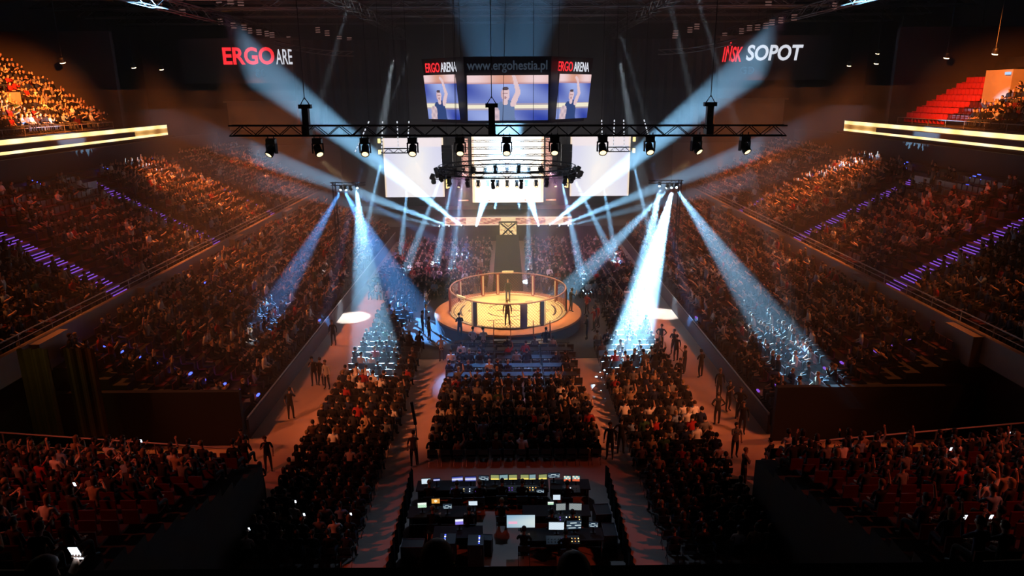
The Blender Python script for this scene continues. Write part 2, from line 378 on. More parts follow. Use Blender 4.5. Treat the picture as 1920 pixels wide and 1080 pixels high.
# hoist chains behind the front truss, their caught light put in as glowing dashes
for x0, x1, n in ((-8.1, -9.9, 'outer left'), (-7.3, -7.6, 'second left'), (-6.45, -6.45, 'third left'), (-5.75, -6.1, 'inner left'),
                  (5.6, 5.8, 'inner right'), (6.35, 6.35, 'second right'), (6.9, 7.1, 'third right'), (8.1, 9.2, 'outer right')):
    e = empty('lit_chain', (0, 0, 0), 0, f'chain hanging behind the front truss, caught light as glowing white dashes, {n}', 'chain'); a, b = Vector((x0, 42, 14.75)), Vector((x0+(x1-x0)*.55, 42, 12.9))
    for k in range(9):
        mb = MB(); p = a.lerp(b, k/9); q = a.lerp(b, (k+.6)/9); mb.tube([p, q], .035, 5); mb.build('glow_dash', M['whiteglow'], e)
    mb = MB(); mb.tube([b, a, (a.x, a.y, 25)], .012, 4); mb.build('cable', M['cable'], e)

# moving head template: base, yoke, head > lens
def moving_head():
    e = empty('moving_head')
    mb = MB(); mb.box((0, 0, -.14), (.46, .34, .2)); mb.box((0, 0, -.02), (.5, .12, .06)); mb.tube([(-.15, 0, 0), (-.15, 0, .18)], .03); mb.tube([(.15, 0, 0), (.15, 0, .18)], .03)
    mb.build('base', M['plastic'], e)
    mb = MB(); mb.box((0, 0, -.27), (.5, .2, .07)); mb.box((-.26, 0, -.5), (.06, .2, .5)); mb.box((.26, 0, -.5), (.06, .2, .5)); mb.build('yoke', M['plastic'], e)
    mb = MB(); mb.lathe([(.0, .28), (.14, .28), (.19, .2), (.19, -.12), (.215, -.16), (.215, -.34), (.17, -.36), (.17, -.3), (0, -.3)], 20)
    mb.box((0, .19, .05), (.2, .06, .3)); h = mb.build('head', M['plastic'], e, loc=(0, 0, -.58))
    mb = MB(); mb.lathe([(0, -.335), (.10, -.33), (.168, -.32)], 20); mb.build('lens', M['lens'], h)
    return tree(e)
MH = moving_head()
heads_used = [0]
def place_head(loc, aim, label, group=None, scale=1.0, inverted=False, lens=None):
    if heads_used[0] == 0:
        r, kids = MH, list(MH.children); r.location = loc; r['label'] = label
        if group: r['group'] = group
    else:
        r, kids = dup(MH, loc, None, label, group)
    heads_used[0] += 1; r['category'] = 'stage light'
    r.rotation_euler = (PI if inverted else 0, 0, 0); r.scale = (scale,)*3
    d = (Vector(aim)-Vector(loc)).normalized()
    if inverted: d = Vector((d.x, -d.y, -d.z))
    for k in kids:
        if k.name.startswith('head'):
            k.rotation_euler = (-d).to_track_quat('Z', 'Y').to_euler()
            if lens:
                g = k.children[0]; g.data = lens
        elif k.name.startswith('yoke'):
            k.rotation_euler = (0, 0, math.atan2(d.x, -d.y)*.6)
    return r
lm = MH.children[[c.name for c in MH.children].index('head')].children[0].data.copy(); lm.materials[0] = M['bluelens']
HX = [-11.97, -9.63, -7.22, -4.8, -2.38, -.01, 2.43, 4.88, 7.28, 9.67, 12.15]
HA = [(-6, 20, 2), (-4, 20, 2), (-5.5, 20, 1), (-4.4, 20, 1), (-2, 20, 1), (0, 20, 1), (2, 20, 1), (5, 20, 1), (8, 20, 1), (14, 26, 2), (14, 18, 2)]
HN = ['outermost at left', 'second from left', 'third from left', 'fourth from left', 'fifth from left', 'in the middle',
      'fifth from right', 'fourth from right', 'third from right', 'second from right', 'outermost at right']
for i, x in enumerate(HX):
    place_head((x, 36, 14.15), HA[i] if i not in (0, 1, 9, 10) else {0: (-19, 24, 1), 1: (-3, 26, 4), 9: (17, 24, 3), 10: (19, 22, 0)}[i],
               f'black moving head with warm lens under the front truss, {HN[i]}', 'moving heads under the front truss')
for i, (a, b) in enumerate(zip(STAGE_HEADS, STAGE_AIM)):
    place_head((a[0], a[1], a[2]-.1), b, f'small moving head on the stage lip throwing a pale blue beam, {ORD[i]} from left', 'moving heads on the stage lip', .6, True, lm)
for i, (a, b) in enumerate(zip(TOWER_HEADS, TOWER_AIM)):
    sd = 'left' if i < 4 else 'right'
    place_head((a[0], a[1], a[2]+.25), b, f'small blue-beam moving head on the {sd} side tower, {ORD[i % 4]} from left', f'moving heads on the {sd} tower', .55, False, lm)
for sx, sd in ((-1, 'left'), (1, 'right')):
    truss((sx*12.2, 60, 8.85), (sx*15.2, 60, 8.85), f'short dark truss bar carrying beam lights, {sd} of the cage', .25, .025, .4)
    truss((sx*15.0, 60.3, .0), (sx*15.0, 60.3, 9.0), f'dark upright truss tower standing behind the {sd} lower rows', .25, .025, .5)

# ring truss over the cage with small heads
rt = empty('ring_truss', (0, 48.5, 11.3), 0, 'dark circular lighting truss hanging over the cage', 'truss')
mb = MB()
for r in (4.45, 4.75):
    for z in (-.16, .16): mb.tube([(r*math.cos(2*PI*k/48), r*math.sin(2*PI*k/48), z) for k in range(49)], .03, 5, caps=False)
mb.build('chords', M['steel'], rt)
mb = MB()
for k in range(64):
    a, b = 2*PI*k/64, 2*PI*(k+1)/64; t = .16 if k % 2 else -.16
    for r in (4.45, 4.75): mb.tube([(r*math.cos(a), r*math.sin(a), t), (r*math.cos(b), r*math.sin(b), -t)], .015, 4, caps=False)
mb.build('lacing', M['steel'], rt)
for k in range(4):
    an = PI/4+k*PI/2; mb = MB(); mb.tube([(4.6*math.cos(an), 4.6*math.sin(an), .2), (4.6*math.cos(an), 4.6*math.sin(an), 14)], .015, 4)
    mb.build('cable', M['cable'], rt)
for k in range(16):
    an = 2*PI*(k+.5)/16
    place_head((4.6*math.cos(an), 48.5+4.6*math.sin(an), 11.05), (0, 48.5, 1), 'small dark moving head hanging from the circular truss above the cage',
               'moving heads on the circular truss', .62)

# ------------------------------------------------------------------ painted emissive grids (screens)
def grid_screen(name, W, H, nx, ny, fn, mat, parent=None, loc=(0, 0, 0), rot=(0, 0, 0)):
    xs = np.linspace(-W/2, W/2, nx+1); zs = np.linspace(-H/2, H/2, ny+1)
    v = [(x, 0, z) for z in zs for x in xs]
    f = [(j*(nx+1)+i, j*(nx+1)+i+1, (j+1)*(nx+1)+i+1, (j+1)*(nx+1)+i) for j in range(ny) for i in range(nx)]
    me = bpy.data.meshes.new(name); me.from_pydata(v, [], f); me.materials.append(mat)
    ca = me.color_attributes.new('paint', 'FLOAT_COLOR', 'CORNER'); buf = []
    for j in range(ny):
        for i in range(nx):
            c = fn((i+.5)/nx, (j+.5)/ny); buf += [c[0], c[1], c[2], 1.0]*4
    ca.data.foreach_set('color', buf); me.update()
    o = bpy.data.objects.new(name, me); COL.objects.link(o); o.parent = parent; o.location = loc; o.rotation_euler = rot
    return o
def mix(a, b, t):
    t = max(0, min(1, t)); return tuple(x*(1-t)+y*t for x, y in zip(a, b))
def seg(u, v, a, b, r0, r1):
    dx, dy = b[0]-a[0], b[1]-a[1]; t = max(0, min(1, ((u-a[0])*dx+(v-a[1])*dy)/(dx*dx+dy*dy)))
    return math.hypot(u-a[0]-t*dx, v-a[1]-t*dy) < r0+(r1-r0)*t
def back(u, v):
    c = mix((.03, .06, .42), (.38, .48, .9), .5+.5*math.sin(u*5+v*3)*math.cos(v*4))
    if v > .80: c = mix((.75, .36, .26), (.95, .7, .72), .5+.5*math.sin(u*8+1)); c = mix(c, (.35, .12, .2), max(0, (.86-v)*14))
    elif .27 < v < .35: c = (1.0, .93, .72)
    elif .24 < v < .38: c = mix(c, (.7, .5, .3), .5)
    return c
SK, DK = (.85, .62, .66), (.035, .07, .22)
def fighter(u, v, ax=1.0, cx=.45, k=1.0):
    c = back(u, v); x = (u-cx)*ax
    q = lambda a, b: (a*k, .33+(b-.33)*k)
    if seg(x, v, q(-.13, -.1), q(-.07, .30), .12*k, .10*k) or seg(x, v, q(.05, -.2), q(.05, .32), .15*k, .11*k): c = DK if k < 1.1 else (.16, .24, .45)
    if seg(x, v, q(-.0, .38), q(0, .46), .045*k, .045*k): c = SK
    if seg(x, v, q(0, .49), q(0, .56), .072*k, .078*k): c = mix(SK, (.6, .36, .4), max(0, -x*8))
    if seg(x, v, q(-.025, .632), q(.025, .632), .03*k, .03*k): c = (.10, .07, .09)
    if seg(x, v, q(.0, .475), q(.0, .48), .022*k, .022*k) or seg(x, v, q(-.035, .55), q(.035, .55), .008*k, .008*k): c = (.45, .25, .28)
    if seg(x, v, q(.14, .36), q(.235, .58), .052*k, .048*k) or seg(x, v, q(.235, .58), q(.15, .88), .045*k, .03*k) or seg(x, v, q(.15, .88), q(.10, .93), .035*k, .03*k): c = SK
    if seg(x, v, q(-.22, .0), q(-.2, .22), .10*k, .09*k): c = mix((.55, .42, .5), (.85, .65, .7), .5+.5*math.sin(u*40)*math.cos(v*35))
    return c
cube = empty('video_cube', (.08, 48.2, 16.2), 0, 'black hanging video cube with bright screens of a person raising an arm', 'video cube')
mb = MB()
prof = [(-2.75, -2.75), (2.75, -2.75), (5.7, .2), (5.7, 3.4), (2.75, 6.0), (-2.75, 6.0), (-5.7, 3.4), (-5.7, .2)]
b0 = [(-2.6, -2.55), (2.6, -2.55), (5.15, .2), (5.15, 3.2), (2.6, 5.6), (-2.6, 5.6), (-5.15, 3.2), (-5.15, .2)]
mb.add([(x, y, 2.3) for x, y in prof]+[(x, y, -1.75) for x, y in b0],
       [tuple(range(7, -1, -1)), tuple(range(8, 16))]+[(i, (i+1) % 8, 8+(i+1) % 8, 8+i) for i in range(8)])
mb.build('housing', M['plastic'], cube)
grid_screen('centre_screen', 5.1, 2.75, 96, 52, lambda u, v: fighter(u, v, 1.85, .47, 1.25), M['p1'], cube, (.0, -2.84, -.2), (math.radians(2.8), 0, 0))
for sx in (-1, 1):
    sc = grid_screen('side_screen', 3.2, 2.8, 64, 56, lambda u, v: fighter(u, v, 1.0, .42, 1.0), M['p1'], cube, (sx*4.3, -1.42, -.14), (0, 0, 0))
    sc.rotation_euler = (math.radians(6.5), 0, sx*math.radians(45))
def text(body, size, mat, parent=None, loc=(0, 0, 0), rot=(PI/2, 0, 0), off=.0, align='CENTER', shear=0, name='lettering', sxy=1.0):
    c = bpy.data.curves.new(name, 'FONT'); c.body = body; c.size = size; c.align_x = align; c.align_y = 'CENTER'
    c.offset = off; c.extrude = .01; c.shear = shear; c.resolution_u = 4; c.materials.append(mat)
    t_ = bpy.data.objects.new('t', c); COL.objects.link(t_); dg = bpy.context.evaluated_depsgraph_get()
    me = bpy.data.meshes.new_from_object(t_.evaluated_get(dg)); me.name = name; bpy.data.objects.remove(t_)
    o = bpy.data.objects.new(name, me); COL.objects.link(o); o.parent = parent; o.location = loc; o.rotation_euler = rot; o.scale = (sxy, 1, 1)
    return o
for sx in (-1, 1):
    rz = sx*math.radians(45); px, py = sx*4.28, -1.52
    ux, uy = math.cos(rz), math.sin(rz)
    for body, mt, off in (('ERGO', 'redglow', -.85), ('ARENA', 'whiteglow', .75)):
        text(body, .82, M[mt], cube, (px+ux*off, py+uy*off, 1.68), (math.radians(94), 0, rz), .008, sxy=.68 if body == 'ERGO' else .58)
text('www.ergohestia.pl', .78, M['dimglow'], cube, (0, -2.86, 1.75), (PI/2, 0, 0), .012, sxy=.86)

# ------------------------------------------------------------------ wall signs and drapes
for sx, sd in ((-1, 'left'), (1, 'right')):
    e = empty('wall_sign', (sx*28.5, 78.5, 20.1), 0, 'dark fascia with glowing red and white ERGO ARENA lettering' if sx < 0 else 'dark fascia with glowing letters ending in SOPOT', 'sign')
    mb = MB(); mb.box((0, .2, -.3), (13, .3, 4.6)); mb.build('fascia', M['wall'], e)
    if sx < 0:
        text('ERGO', 2.35, M['redglow'], e, (.85, 0, .1), (PI/2, 0, 0), .07, 'CENTER', sxy=.9)
        text('ARENA', 2.2, M['whiteglow'], e, (3.8, 0, 0), (PI/2, 0, 0), .02, 'LEFT', sxy=.45)
        text('80', 1.2, M['dimglow'], e, (2.0, 0, -1.6), (PI/2, 0, 0), .0)
    else:
        text('IŃSK', 2.1, M['redglow'], e, (-5.25, 0, .0), (PI/2, 0, 0), .05, 'LEFT', .25, sxy=.46)
        text('SOPOT', 2.15, M['whiteglow'], e, (.3, 0, .15), (PI/2, 0, 0), .06, 'CENTER', .12, sxy=.86)
        text('GD', 1.1, M['dimglow'], e, (-2.4, 0, -1.6), (PI/2, 0, 0), .0)
    mb = MB(); n = 40
    for k in range(n):
        x0 = 10.2+11.75*k/n; x1 = 10.2+11.75*(k+1)/n
        y0, y1 = .09*math.sin(k*1.9), .09*math.sin((k+1)*1.9)
        vs_ = [(sx*x0, 75+y0, 11.8), (sx*x1, 75+y1, 11.8), (sx*x1, 75+y1, 21.6), (sx*x0, 75+y0, 21.6)]
        mb.add([Vector(v) for v in vs_]+[Vector(v)+Vector((0, .06, 0)) for v in vs_], [(0, 1, 2, 3), (7, 6, 5, 4)])
    tag(mb.build('black_drape', M['cloth']), f'large black drape hanging between the video cube and the {sd} wall sign', 'drape')

# ------------------------------------------------------------------ light ribbons
def ribbon_paint(u, v):
    n = .5+.5*math.sin(u*37)*math.sin(u*91+1)
    if v > .70 or v < .26: return mix((1.0, .66, .22), (1.0, .88, .55), n)
    return mix((.22, .09, .02), (.75, .42, .12), n*(.6 if .35 < v < .6 else 1.1))
for sx, sd in ((-1, 'left'), (1, 'right')):
    e = empty('light_ribbon', (sx*36, 50, 12.75), 0, f'long golden glowing ribbon board on the {sd} balcony edge', 'light ribbon')
    mb = MB(); mb.box((sx*.25, 0, 0), (.3, 52, 1.2)); mb.build('housing', M['plastic'], e)
    grid_screen('ribbon_face', 51.6, 1.05, 260, 9, ribbon_paint, M['p2'], e, (sx*.08, 0, 0), (0, 0, sx*PI/2))
    for y in (-17, -15.8, -14.7): mb = MB(); mb.tube([(-sx*.05, y, -.7), (-sx*.05, y, .6)], .03, 4); mb.build('cable', M['plastic'], e)

# downlights over the upper tiers
def downlight_template():
    e = empty('downlight'); mb = MB(); mb.lathe([(0, .45), (.2, .45), (.26, .3), (.26, 0), (.22, 0)], 12); mb.build('can', M['plastic'], e)
    mb = MB(); mb.lathe([(0, -.0), (.22, .01)], 12); mb.lathe([(.22, .01), (.22, -.08), (0, -.08)], 12); mb.build('lens', M['downlight'], e)
    mb = MB(); mb.tube([(0, 0, 0), (0, 0, 1)], .03, 4); mb.build('drop_rod', M['steel'], e, loc=(0, 0, .44))
    return tree(e)
DL = downlight_template(); first = True
for sx, sd in ((-1, 'left'), (1, 'right')):
    pts = [(40, 66+6.2*k, 19.2, 'lower row') for k in range(6)]+[(46, 71+4.8*k, 20.8, 'upper row') for k in range(4 if sx < 0 else 5)]
    if sx > 0: pts.append((40, 59.5, 19.2, 'lower row'))
    cnt = {}
    for x, y, z, rw in pts:
        cnt[rw] = cnt.get(rw, 0)+1
        lb = f'small glowing downlight high on the {sd}, {ORD[cnt[rw]-1]} of its {rw}'
        if first: DL.location = (sx*x, y, z); tag(DL, lb, 'downlight', 'downlights under the roof'); r = DL; first = False
        else: r, _ = dup(DL, (sx*x, y, z), None, lb, 'downlights under the roof')
        for c in r.children:
            if c.name.startswith('drop_rod'): c.scale = (1, 1, 27.98-z-.44)
            else: c.rotation_euler = (math.radians(18), 0, 0)

# ------------------------------------------------------------------ roof steel and floodlight banks
for k, y in enumerate((44, 52, 60, 68, 76, 84, 92)):
    tag(truss_mb((-48, y, 25.5), (48, y, 25.5), 1.5, .09, 2.4).build('roof_truss', M['alu']),
        f'dark steel roof truss crossing the hall, {ORD[k]} from the camera', 'truss', 'roof trusses')
for sx, sd in ((-1, 'left'), (1, 'right')):
    for x in (14, 30):
        tag(truss_mb((sx*x, 30, 24), (sx*x, 100, 24), .9, .06, 1.8).build('roof_truss', M['alu']),
            f'lengthwise steel roof truss on the {sd}, {"inner" if x == 14 else "outer"} one', 'truss', 'roof trusses')
    mb = MB(); pts = [(sx*(19.5-7*t), 62-2*t*t, 20.3-1.0*t-.2*math.sin(t*PI)) for t in np.linspace(0, 1, 9)]
    for dz in (0, .35): mb.tube([(x, y, z+dz) for x, y, z in pts], .05, 5)
    for a, b in zip(pts[:-1], pts[1:]): mb.tube([a, (b[0], b[1], b[2]+.35)], .03, 4)
    tag(mb.build('curved_truss', M['rail']), f'curved silver catwalk truss beside the {sd} black drape', 'truss')
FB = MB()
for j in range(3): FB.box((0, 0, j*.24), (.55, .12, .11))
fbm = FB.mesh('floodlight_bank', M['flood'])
FLP = [(-33.9, 68.1, 24.4), (-33.1, 71.4, 24.2), (-32.3, 74.4, 24.0), (-30.6, 79.5, 23.6), (-30.0, 81.6, 23.4), (-29.3, 82.8, 23.3), (-29.3, 84.6, 23.1), (-28.6, 85.5, 23.0), (-27.9, 86.1, 22.9), (-27.5, 86.7, 22.8), (-26.3, 89.1, 22.5), (-25.8, 67.2, 24.3), (-25.1, 68.1, 24.3), (-24.6, 69.3, 24.3), (-21.4, 84.0, 23.1), (-20.8, 85.8, 22.9), (-20.1, 88.8, 22.5), (-19.1, 89.7, 22.4), (24.2, 68.4, 24.0), (32.0, 67.5, 24.0), (31.4, 70.8, 23.9), (30.1, 77.1, 23.5), (29.4, 78.9, 23.4), (28.9, 80.1, 23.3), (28.8, 81.6, 23.1), (28.2, 82.5, 23.0), (27.5, 83.1, 23.0), (27.2, 84.9, 22.8), (25.9, 87.0, 22.5), (21.3, 82.2, 23.1), (21.0, 84.0, 22.9), (19.8, 85.8, 22.7), (20.0, 87.0, 22.5)]
hg = MB(); hg.tube([(0, 0, 0), (0, 0, 1)], .025, 4); hgm = hg.mesh('hanger', M['steel'])
for p in FLP:
    p = Vector(p)
    o = bpy.data.objects.new('floodlight_bank', fbm); COL.objects.link(o); o.location = p; o.rotation_euler = (0, 0, random.uniform(-.5, .5))
    h = bpy.data.objects.new('hanger', hgm); COL.objects.link(h); h.parent = o; h.location = (0, 0, .5); h.scale = (1, 1, 27.99-p.z-.5)
    tag(o, 'small switched-off floodlight bank with a painted-in glint under the dark roof ' + ('left of the video cube' if p.x < 0 else 'right of the video cube'), 'floodlight',
        'floodlight banks under the roof, ' + ('left' if p.x < 0 else 'right'))

# ------------------------------------------------------------------ stage
stage = empty('stage', (0, 84, 0), 0, 'raised dark stage at the far end with glowing front band', 'stage')
mb = MB(); mb.box((0, 0, .85), (36, 12, 1.7)); mb.build('deck', M['step'], stage)
def band(u, v):
    n = abs(math.sin(u*60+v*9))*abs(math.sin(u*23-v*5)); c = mix((.35, .09, .07), (1, .6, .4), n)
    if v > .85 or v < .12: c = (1, .65, .45)
    if abs(u-.22) < .05 or abs(u-.86) < .07: c = mix(c, (1, .85, .7), .6)
    if abs(u-.5) < .06: c = mix(c, (1, .8, .45), .7)
    return c
grid_screen('front_band', 14.4, .95, 120, 7, band, M['p3'], stage, (.1, -6.3, 2.35))
mb = MB(); mb.box((.1, -6.0, 2.3), (14.5, .4, 1.1)); mb.build('band_housing', M['plastic'], stage)
def ledwall(u, v):
    r = math.hypot((u-.5)*1.1, (v-.55)); c = mix((1, 1, 1), (1, .85, .62), r*1.2-.1)
    if v < .32:
        f = .5+.5*math.sin(14*math.hypot(u-.5, (v-.12)*1.2)*3); c = mix(c, (.92, .55, .30), .25+.45*f*(1-abs(u-.5)))
        c = mix((1.0, .93, .8), c, min(1, abs(u-.5)*2+.35))
    if u < .03 or u > .97: c = (.75, .45, .3)
    if v > .5 and (v*34) % 1 < .3: c = mix(c, (.55, .62, .75), .35)
    return c
e = empty('led_wall', (.1, 87, 7.2), 0, 'huge blazing white and gold LED wall at the centre of the stage', 'screen')
mb = MB(); mb.box((0, .3, 0), (9.2, .5, 8.6)); mb.build('frame', M['plastic'], e)
grid_screen('screen_face', 8.9, 8.3, 60, 56, ledwall, M['p4'], e)
def imag(u, v):
    c = mix((.85, .84, .98), (.72, .74, .95), v)
    c = mix(c, (1, 1, 1), max(0, 1-2.6*abs(u-.5))*.9)
    if v > .86: c = mix(c, (1, .88, .9), .8)
    if seg(u, v, (.5, .1), (.47, .45), .16, .12) or seg(u, v, (.6, .5), (.66, .75), .05, .03): c = mix(c, (1, .96, .97), .7)
    if u < .025 or u > .97: c = (1, .8, .6)
    return c
for sx, sd in ((-1, 'left'), (1, 'right')):
    e = empty('relay_screen', (sx*11.15, 84, 7.75), 0, f'square white glowing relay screen hanging {sd} of the stage', 'screen')
    mb = MB(); mb.box((0, .25, 0), (7.4, .4, 7.3)); mb.build('frame', M['plastic'], e)
    grid_screen('screen_face', 7.15, 7.05, 40, 40, imag, M['p3'], e)
    k = 0
    for dx, dz in ((-sx*-3.95, 3.2), (-sx*-3.95, 1.9), (-sx*3.95, -2.2), (-sx*3.95, -1.6)):
        k += 1; mb = MB(); mb.box((0, 0, 0), (.3, .2, .5))
        tag(mb.build('blinder_lamp', M['yellowglow'], loc=(sx*11.15+dx, 83.7, 7.75+dz)), f'small yellow blinder lamp at the edge of the {sd} relay screen', 'lamp', f'blinders at the {sd} relay screen')
    # red lit LED columns and line arrays either side of the LED wall
    e = empty('led_column', (sx*5.1, 85.5, 8.7), 0, f'narrow coral coloured LED column {sd} of the LED wall', 'screen')
    mb = MB(); mb.box((0, .25, 0), (1.0, .4, 4.9)); mb.build('frame', M['plastic'], e)
    grid_screen('screen_face', .8, 4.7, 6, 40, lambda u, v: mix((.55, .16, .12), (.95, .55, .45), abs(math.sin(v*40+u*5))), M['p3'], e)
    # line array made of stacked cabinets
    e = empty('line_array', (sx*6.2, 73, 11.0), 0, f'dark curved line array speaker hanging {sd} of the stage', 'speaker')
    for k in range(9):
        mb = MB(); mb.box((0, 0, 0), (1.1, .6, .33)); mb.box((0, -.31, 0), (.9, .03, .25))
        mb.build('cabinet', M['plastic'], e, loc=(0, .014*k*k, -.36*k), rot=(-.05*k, 0, 0))
    mb = MB(); mb.tube([(0, 0, .1), (0, 0, 13)], .03, 4); mb.build('cable', M['cable'], e)
    truss((sx*9.5, 72, 10.7), (sx*12.6, 72, 10.7), f'short black truss hanging in front of the {sd} relay screen', .45, .04, .5)
    # speaker clusters seen either side under the ring
    e = empty('speaker_cluster', (sx*7.0, 71, 8.3), 0, f'dark cluster of stage lights hanging {sd} of the stage opening', 'stage light')
    for k in range(7):
        mb = MB(); an = k*.9; mb.lathe([(0, .3), (.22, .25), (.26, -.2), (.2, -.35), (0, -.35)], 10)
        mb.build('lamp', M['plastic'], e, loc=(.7*math.cos(an)*(.5+k*.1), .3*math.sin(an), .55*math.sin(an*1.7)), rot=(random.uniform(-.6, .6), random.uniform(-.6, .6), 0))
for k, (y, z, hw) in enumerate([(84.5, 11.5, 6.5), (83, 10.9, 6.4), (81.5, 10.2, 6.3), (80, 9.5, 6.3), (77, 8.6, 6.6), (74, 8.2, 7.2), (72, 7.9, 7.6)]):
    truss((-hw, y, z), (hw, y, z), f'black horizontal truss in front of the LED wall, {ORD[k]} from the top', .22, .03, .5, group='trusses over the stage')
for k in range(13):
    x = -6+k
    place_head((x, 72, 7.65), (x*1.1, 66, 0), 'small moving head hanging from the lowest truss before the LED wall', 'moving heads over the stage', .8)
for k in range(9):
    x = -4.8+1.2*k
    place_head((x, 77, 8.4), (x*1.1, 66, 0), 'small moving head hanging from the upper truss before the LED wall', 'upper moving heads over the stage', .8)
# blaze over the stage mouth
# gate with the X emblem, walkway
e = empty('entrance_gate', (.07, 77.4, 0), 0, 'glowing golden gate panel with a black crossed X emblem above the walkway', 'gate')
grid_screen('panel', 1.9, 1.7, 16, 14, lambda u, v: mix((1, .72, .35), (.5, .3, .12), abs(math.sin(u*11+v*7))*abs(math.cos(v*13-u*3))), M['p3'], e, (0, 0, 1.35))
mb = MB(); mb.box((0, .15, 1.35), (2.1, .2, 1.95)); mb.build('frame', M['plastic'], e)
mb = MB()
for sgn in (-1, 1):
    mb.tube([(-.85*sgn, -.06, 2.15), (-.1*sgn, -.06, 1.55), (.45*sgn, -.06, 1.0), (.85*sgn, -.06, .6)], .09, 6)
    mb.tube([(-.45*sgn, -.05, 2.15), (.0, -.05, 1.75), (.45*sgn, -.05, 2.15)], .05, 5)
    mb.tube([(-.5*sgn, -.06, 1.35), (0, -.06, .85), (.5*sgn, -.06, 1.35)], .05, 5)
mb.build('emblem', M['padblack'], e)
mb = MB(); mb.box((0, 65, .45), (2.5, 24, .9)); tag(mb.build('walkway', M['cloth']), 'raised black walkway running from the stage gate to the cage', 'walkway')
for sx, sd in ((-1, 'left'), (1, 'right')):
    for k in range(2):
        o = grid_screen('light_strip', 1.2, .16, 12, 1, lambda u, v: mix((.6, .12, .05), (1, .7, .5), 1-abs(u-.5)*2), M['p3'], None, (sx*(2.6+2.5*k), 80.5, 4.3))
        o.data.name = 'light_strip'; tag(o, f'thin orange light strip below the LED wall, {sd} side, {"inner" if k == 0 else "outer"} one', 'light strip')

# ------------------------------------------------------------------ cage
mb = MB(); mb.box((0, 48.6, .006), (19.0, 14.5, .012)); tag(mb.build('carpet', pbr('dark_carpet', (.06, .055, .06), .95, 0, .2, 2)), 'dark carpet laid on the floor all round the cage platform', 'carpet')
CY = 48.5
pf = empty('cage_platform', (0, CY, 0), 0, 'round raised platform with an orange deck and grey skirt under the cage', 'platform')
mb = MB(); mb.lathe([(5.35, .92), (4.2, .95), (4.2, .93)], 64); mb.lathe([(5.35, .92), (5.38, .8), (5.33, .78)], 64); mb.build('deck', M['deck'], pf)
mb = MB(); mb.lathe([(5.3, .8), (5.3, 0)], 64); mb.build('skirt', M['apron'], pf)
m, nt, out = new_mat('canvas'); b = nt.nodes.new('ShaderNodeBsdfPrincipled'); b.inputs['Roughness'].default_value = .7
tc = nt.nodes.new('ShaderNodeTexCoord'); nz = nt.nodes.new('ShaderNodeTexNoise'); nz.inputs['Scale'].default_value = 1.3; nz.inputs['Detail'].default_value = 5
mx = nt.nodes.new('ShaderNodeMix'); mx.data_type = 'RGBA'; mx.inputs[6].default_value = (.80, .62, .36, 1); mx.inputs[7].default_value = (.70, .50, .26, 1)
nt.links.new(tc.outputs['Object'], nz.inputs['Vector']); nt.links.new(nz.outputs[0], mx.inputs[0]); nt.links.new(mx.outputs[2], b.inputs['Base Color']); nt.links.new(b.outputs[0], out.inputs[0])
M['canvas'] = m
cage = empty('fighting_cage', (0, CY, .96), 0, 'round mesh fighting cage with a bright canvas and padded posts', 'cage')
mb = MB(); mb.lathe([(0, .02), (4.15, .02), (4.2, 0)], 64); cv = mb.build('canvas', M['canvas'], cage)
mb = MB()
def arc_band(mb, r0, r1, a0, a1, z=.026, n=40):
    mb.lathe([(r1, z), (r0, z)], n, a0=a0, a1=a1)
arc_band(mb, 1.5, 1.64, PI*.15, PI*.85); arc_band(mb, 1.5, 1.64, PI*1.12, PI*1.88)
arc_band(mb, 3.4, 3.55, PI*.88, PI*1.12); arc_band(mb, 3.4, 3.55, -PI*.12, PI*.12); arc_band(mb, 3.93, 4.0, 0, 2*PI, n=64)
mb.build('ring_marking', M['padblack'], cv)
GP = pbr('grey_print', (.16, .13, .12), .7)   # sponsor marks on the canvas as plain shapes
for (x, y, ww, hh, rz) in [(-2.6, .1, .5, .12, 0), (-2.6, -.25, .5, .12, 0), (-2.85, -.08, .1, .45, 0), (2.55, -.3, .9, .14, 0), (2.75, .05, .6, .1, 0), (-.9, -2.3, 1.1, .16, .15), (.9, -2.2, 1.0, .16, -.1), (0, 2.6, 1.5, .14, 0), (1.6, 2.2, .6, .2, .3), (0, -.1, 1.7, .18, 0), (0, .25, 1.2, .10, 0), (-.3, -3.1, 1.2, .12, 0)]:
    mb = MB(); mb.box((x, y, .026), (ww, hh, .004), Matrix.Rotation(rz, 3, 'Z')); mb.build('canvas_print', GP, cv)
FH = 1.72
mb = MB(); nw = 120
for k in range(nw):      # woven mesh as two families of leaning wires
    for sgn in (-1, 1):
        a0 = 2*PI*k/nw; pts = [(4.2*math.cos(a0+sgn*t*.42), 4.2*math.sin(a0+sgn*t*.42), .05+t*FH) for t in (0, .25, .5, .75, 1)]
        mb.tube(pts, .008, 3, caps=False)
mb.build('mesh_fence', M['wire'], cage)
mb = MB(); mb.tube([(4.2*math.cos(2*PI*k/64), 4.2*math.sin(2*PI*k/64), FH+.05) for k in range(65)], .055, 8, caps=False); mb.build('top_pad', pbr('dusky_red_vinyl', (.30, .14, .13), .5), cage)
mb = MB(); mb.tube([(4.2*math.cos(2*PI*k/64), 4.2*math.sin(2*PI*k/64), .06) for k in range(65)], .05, 8, caps=False); mb.build('base_pad', M['padwhite'], cage)
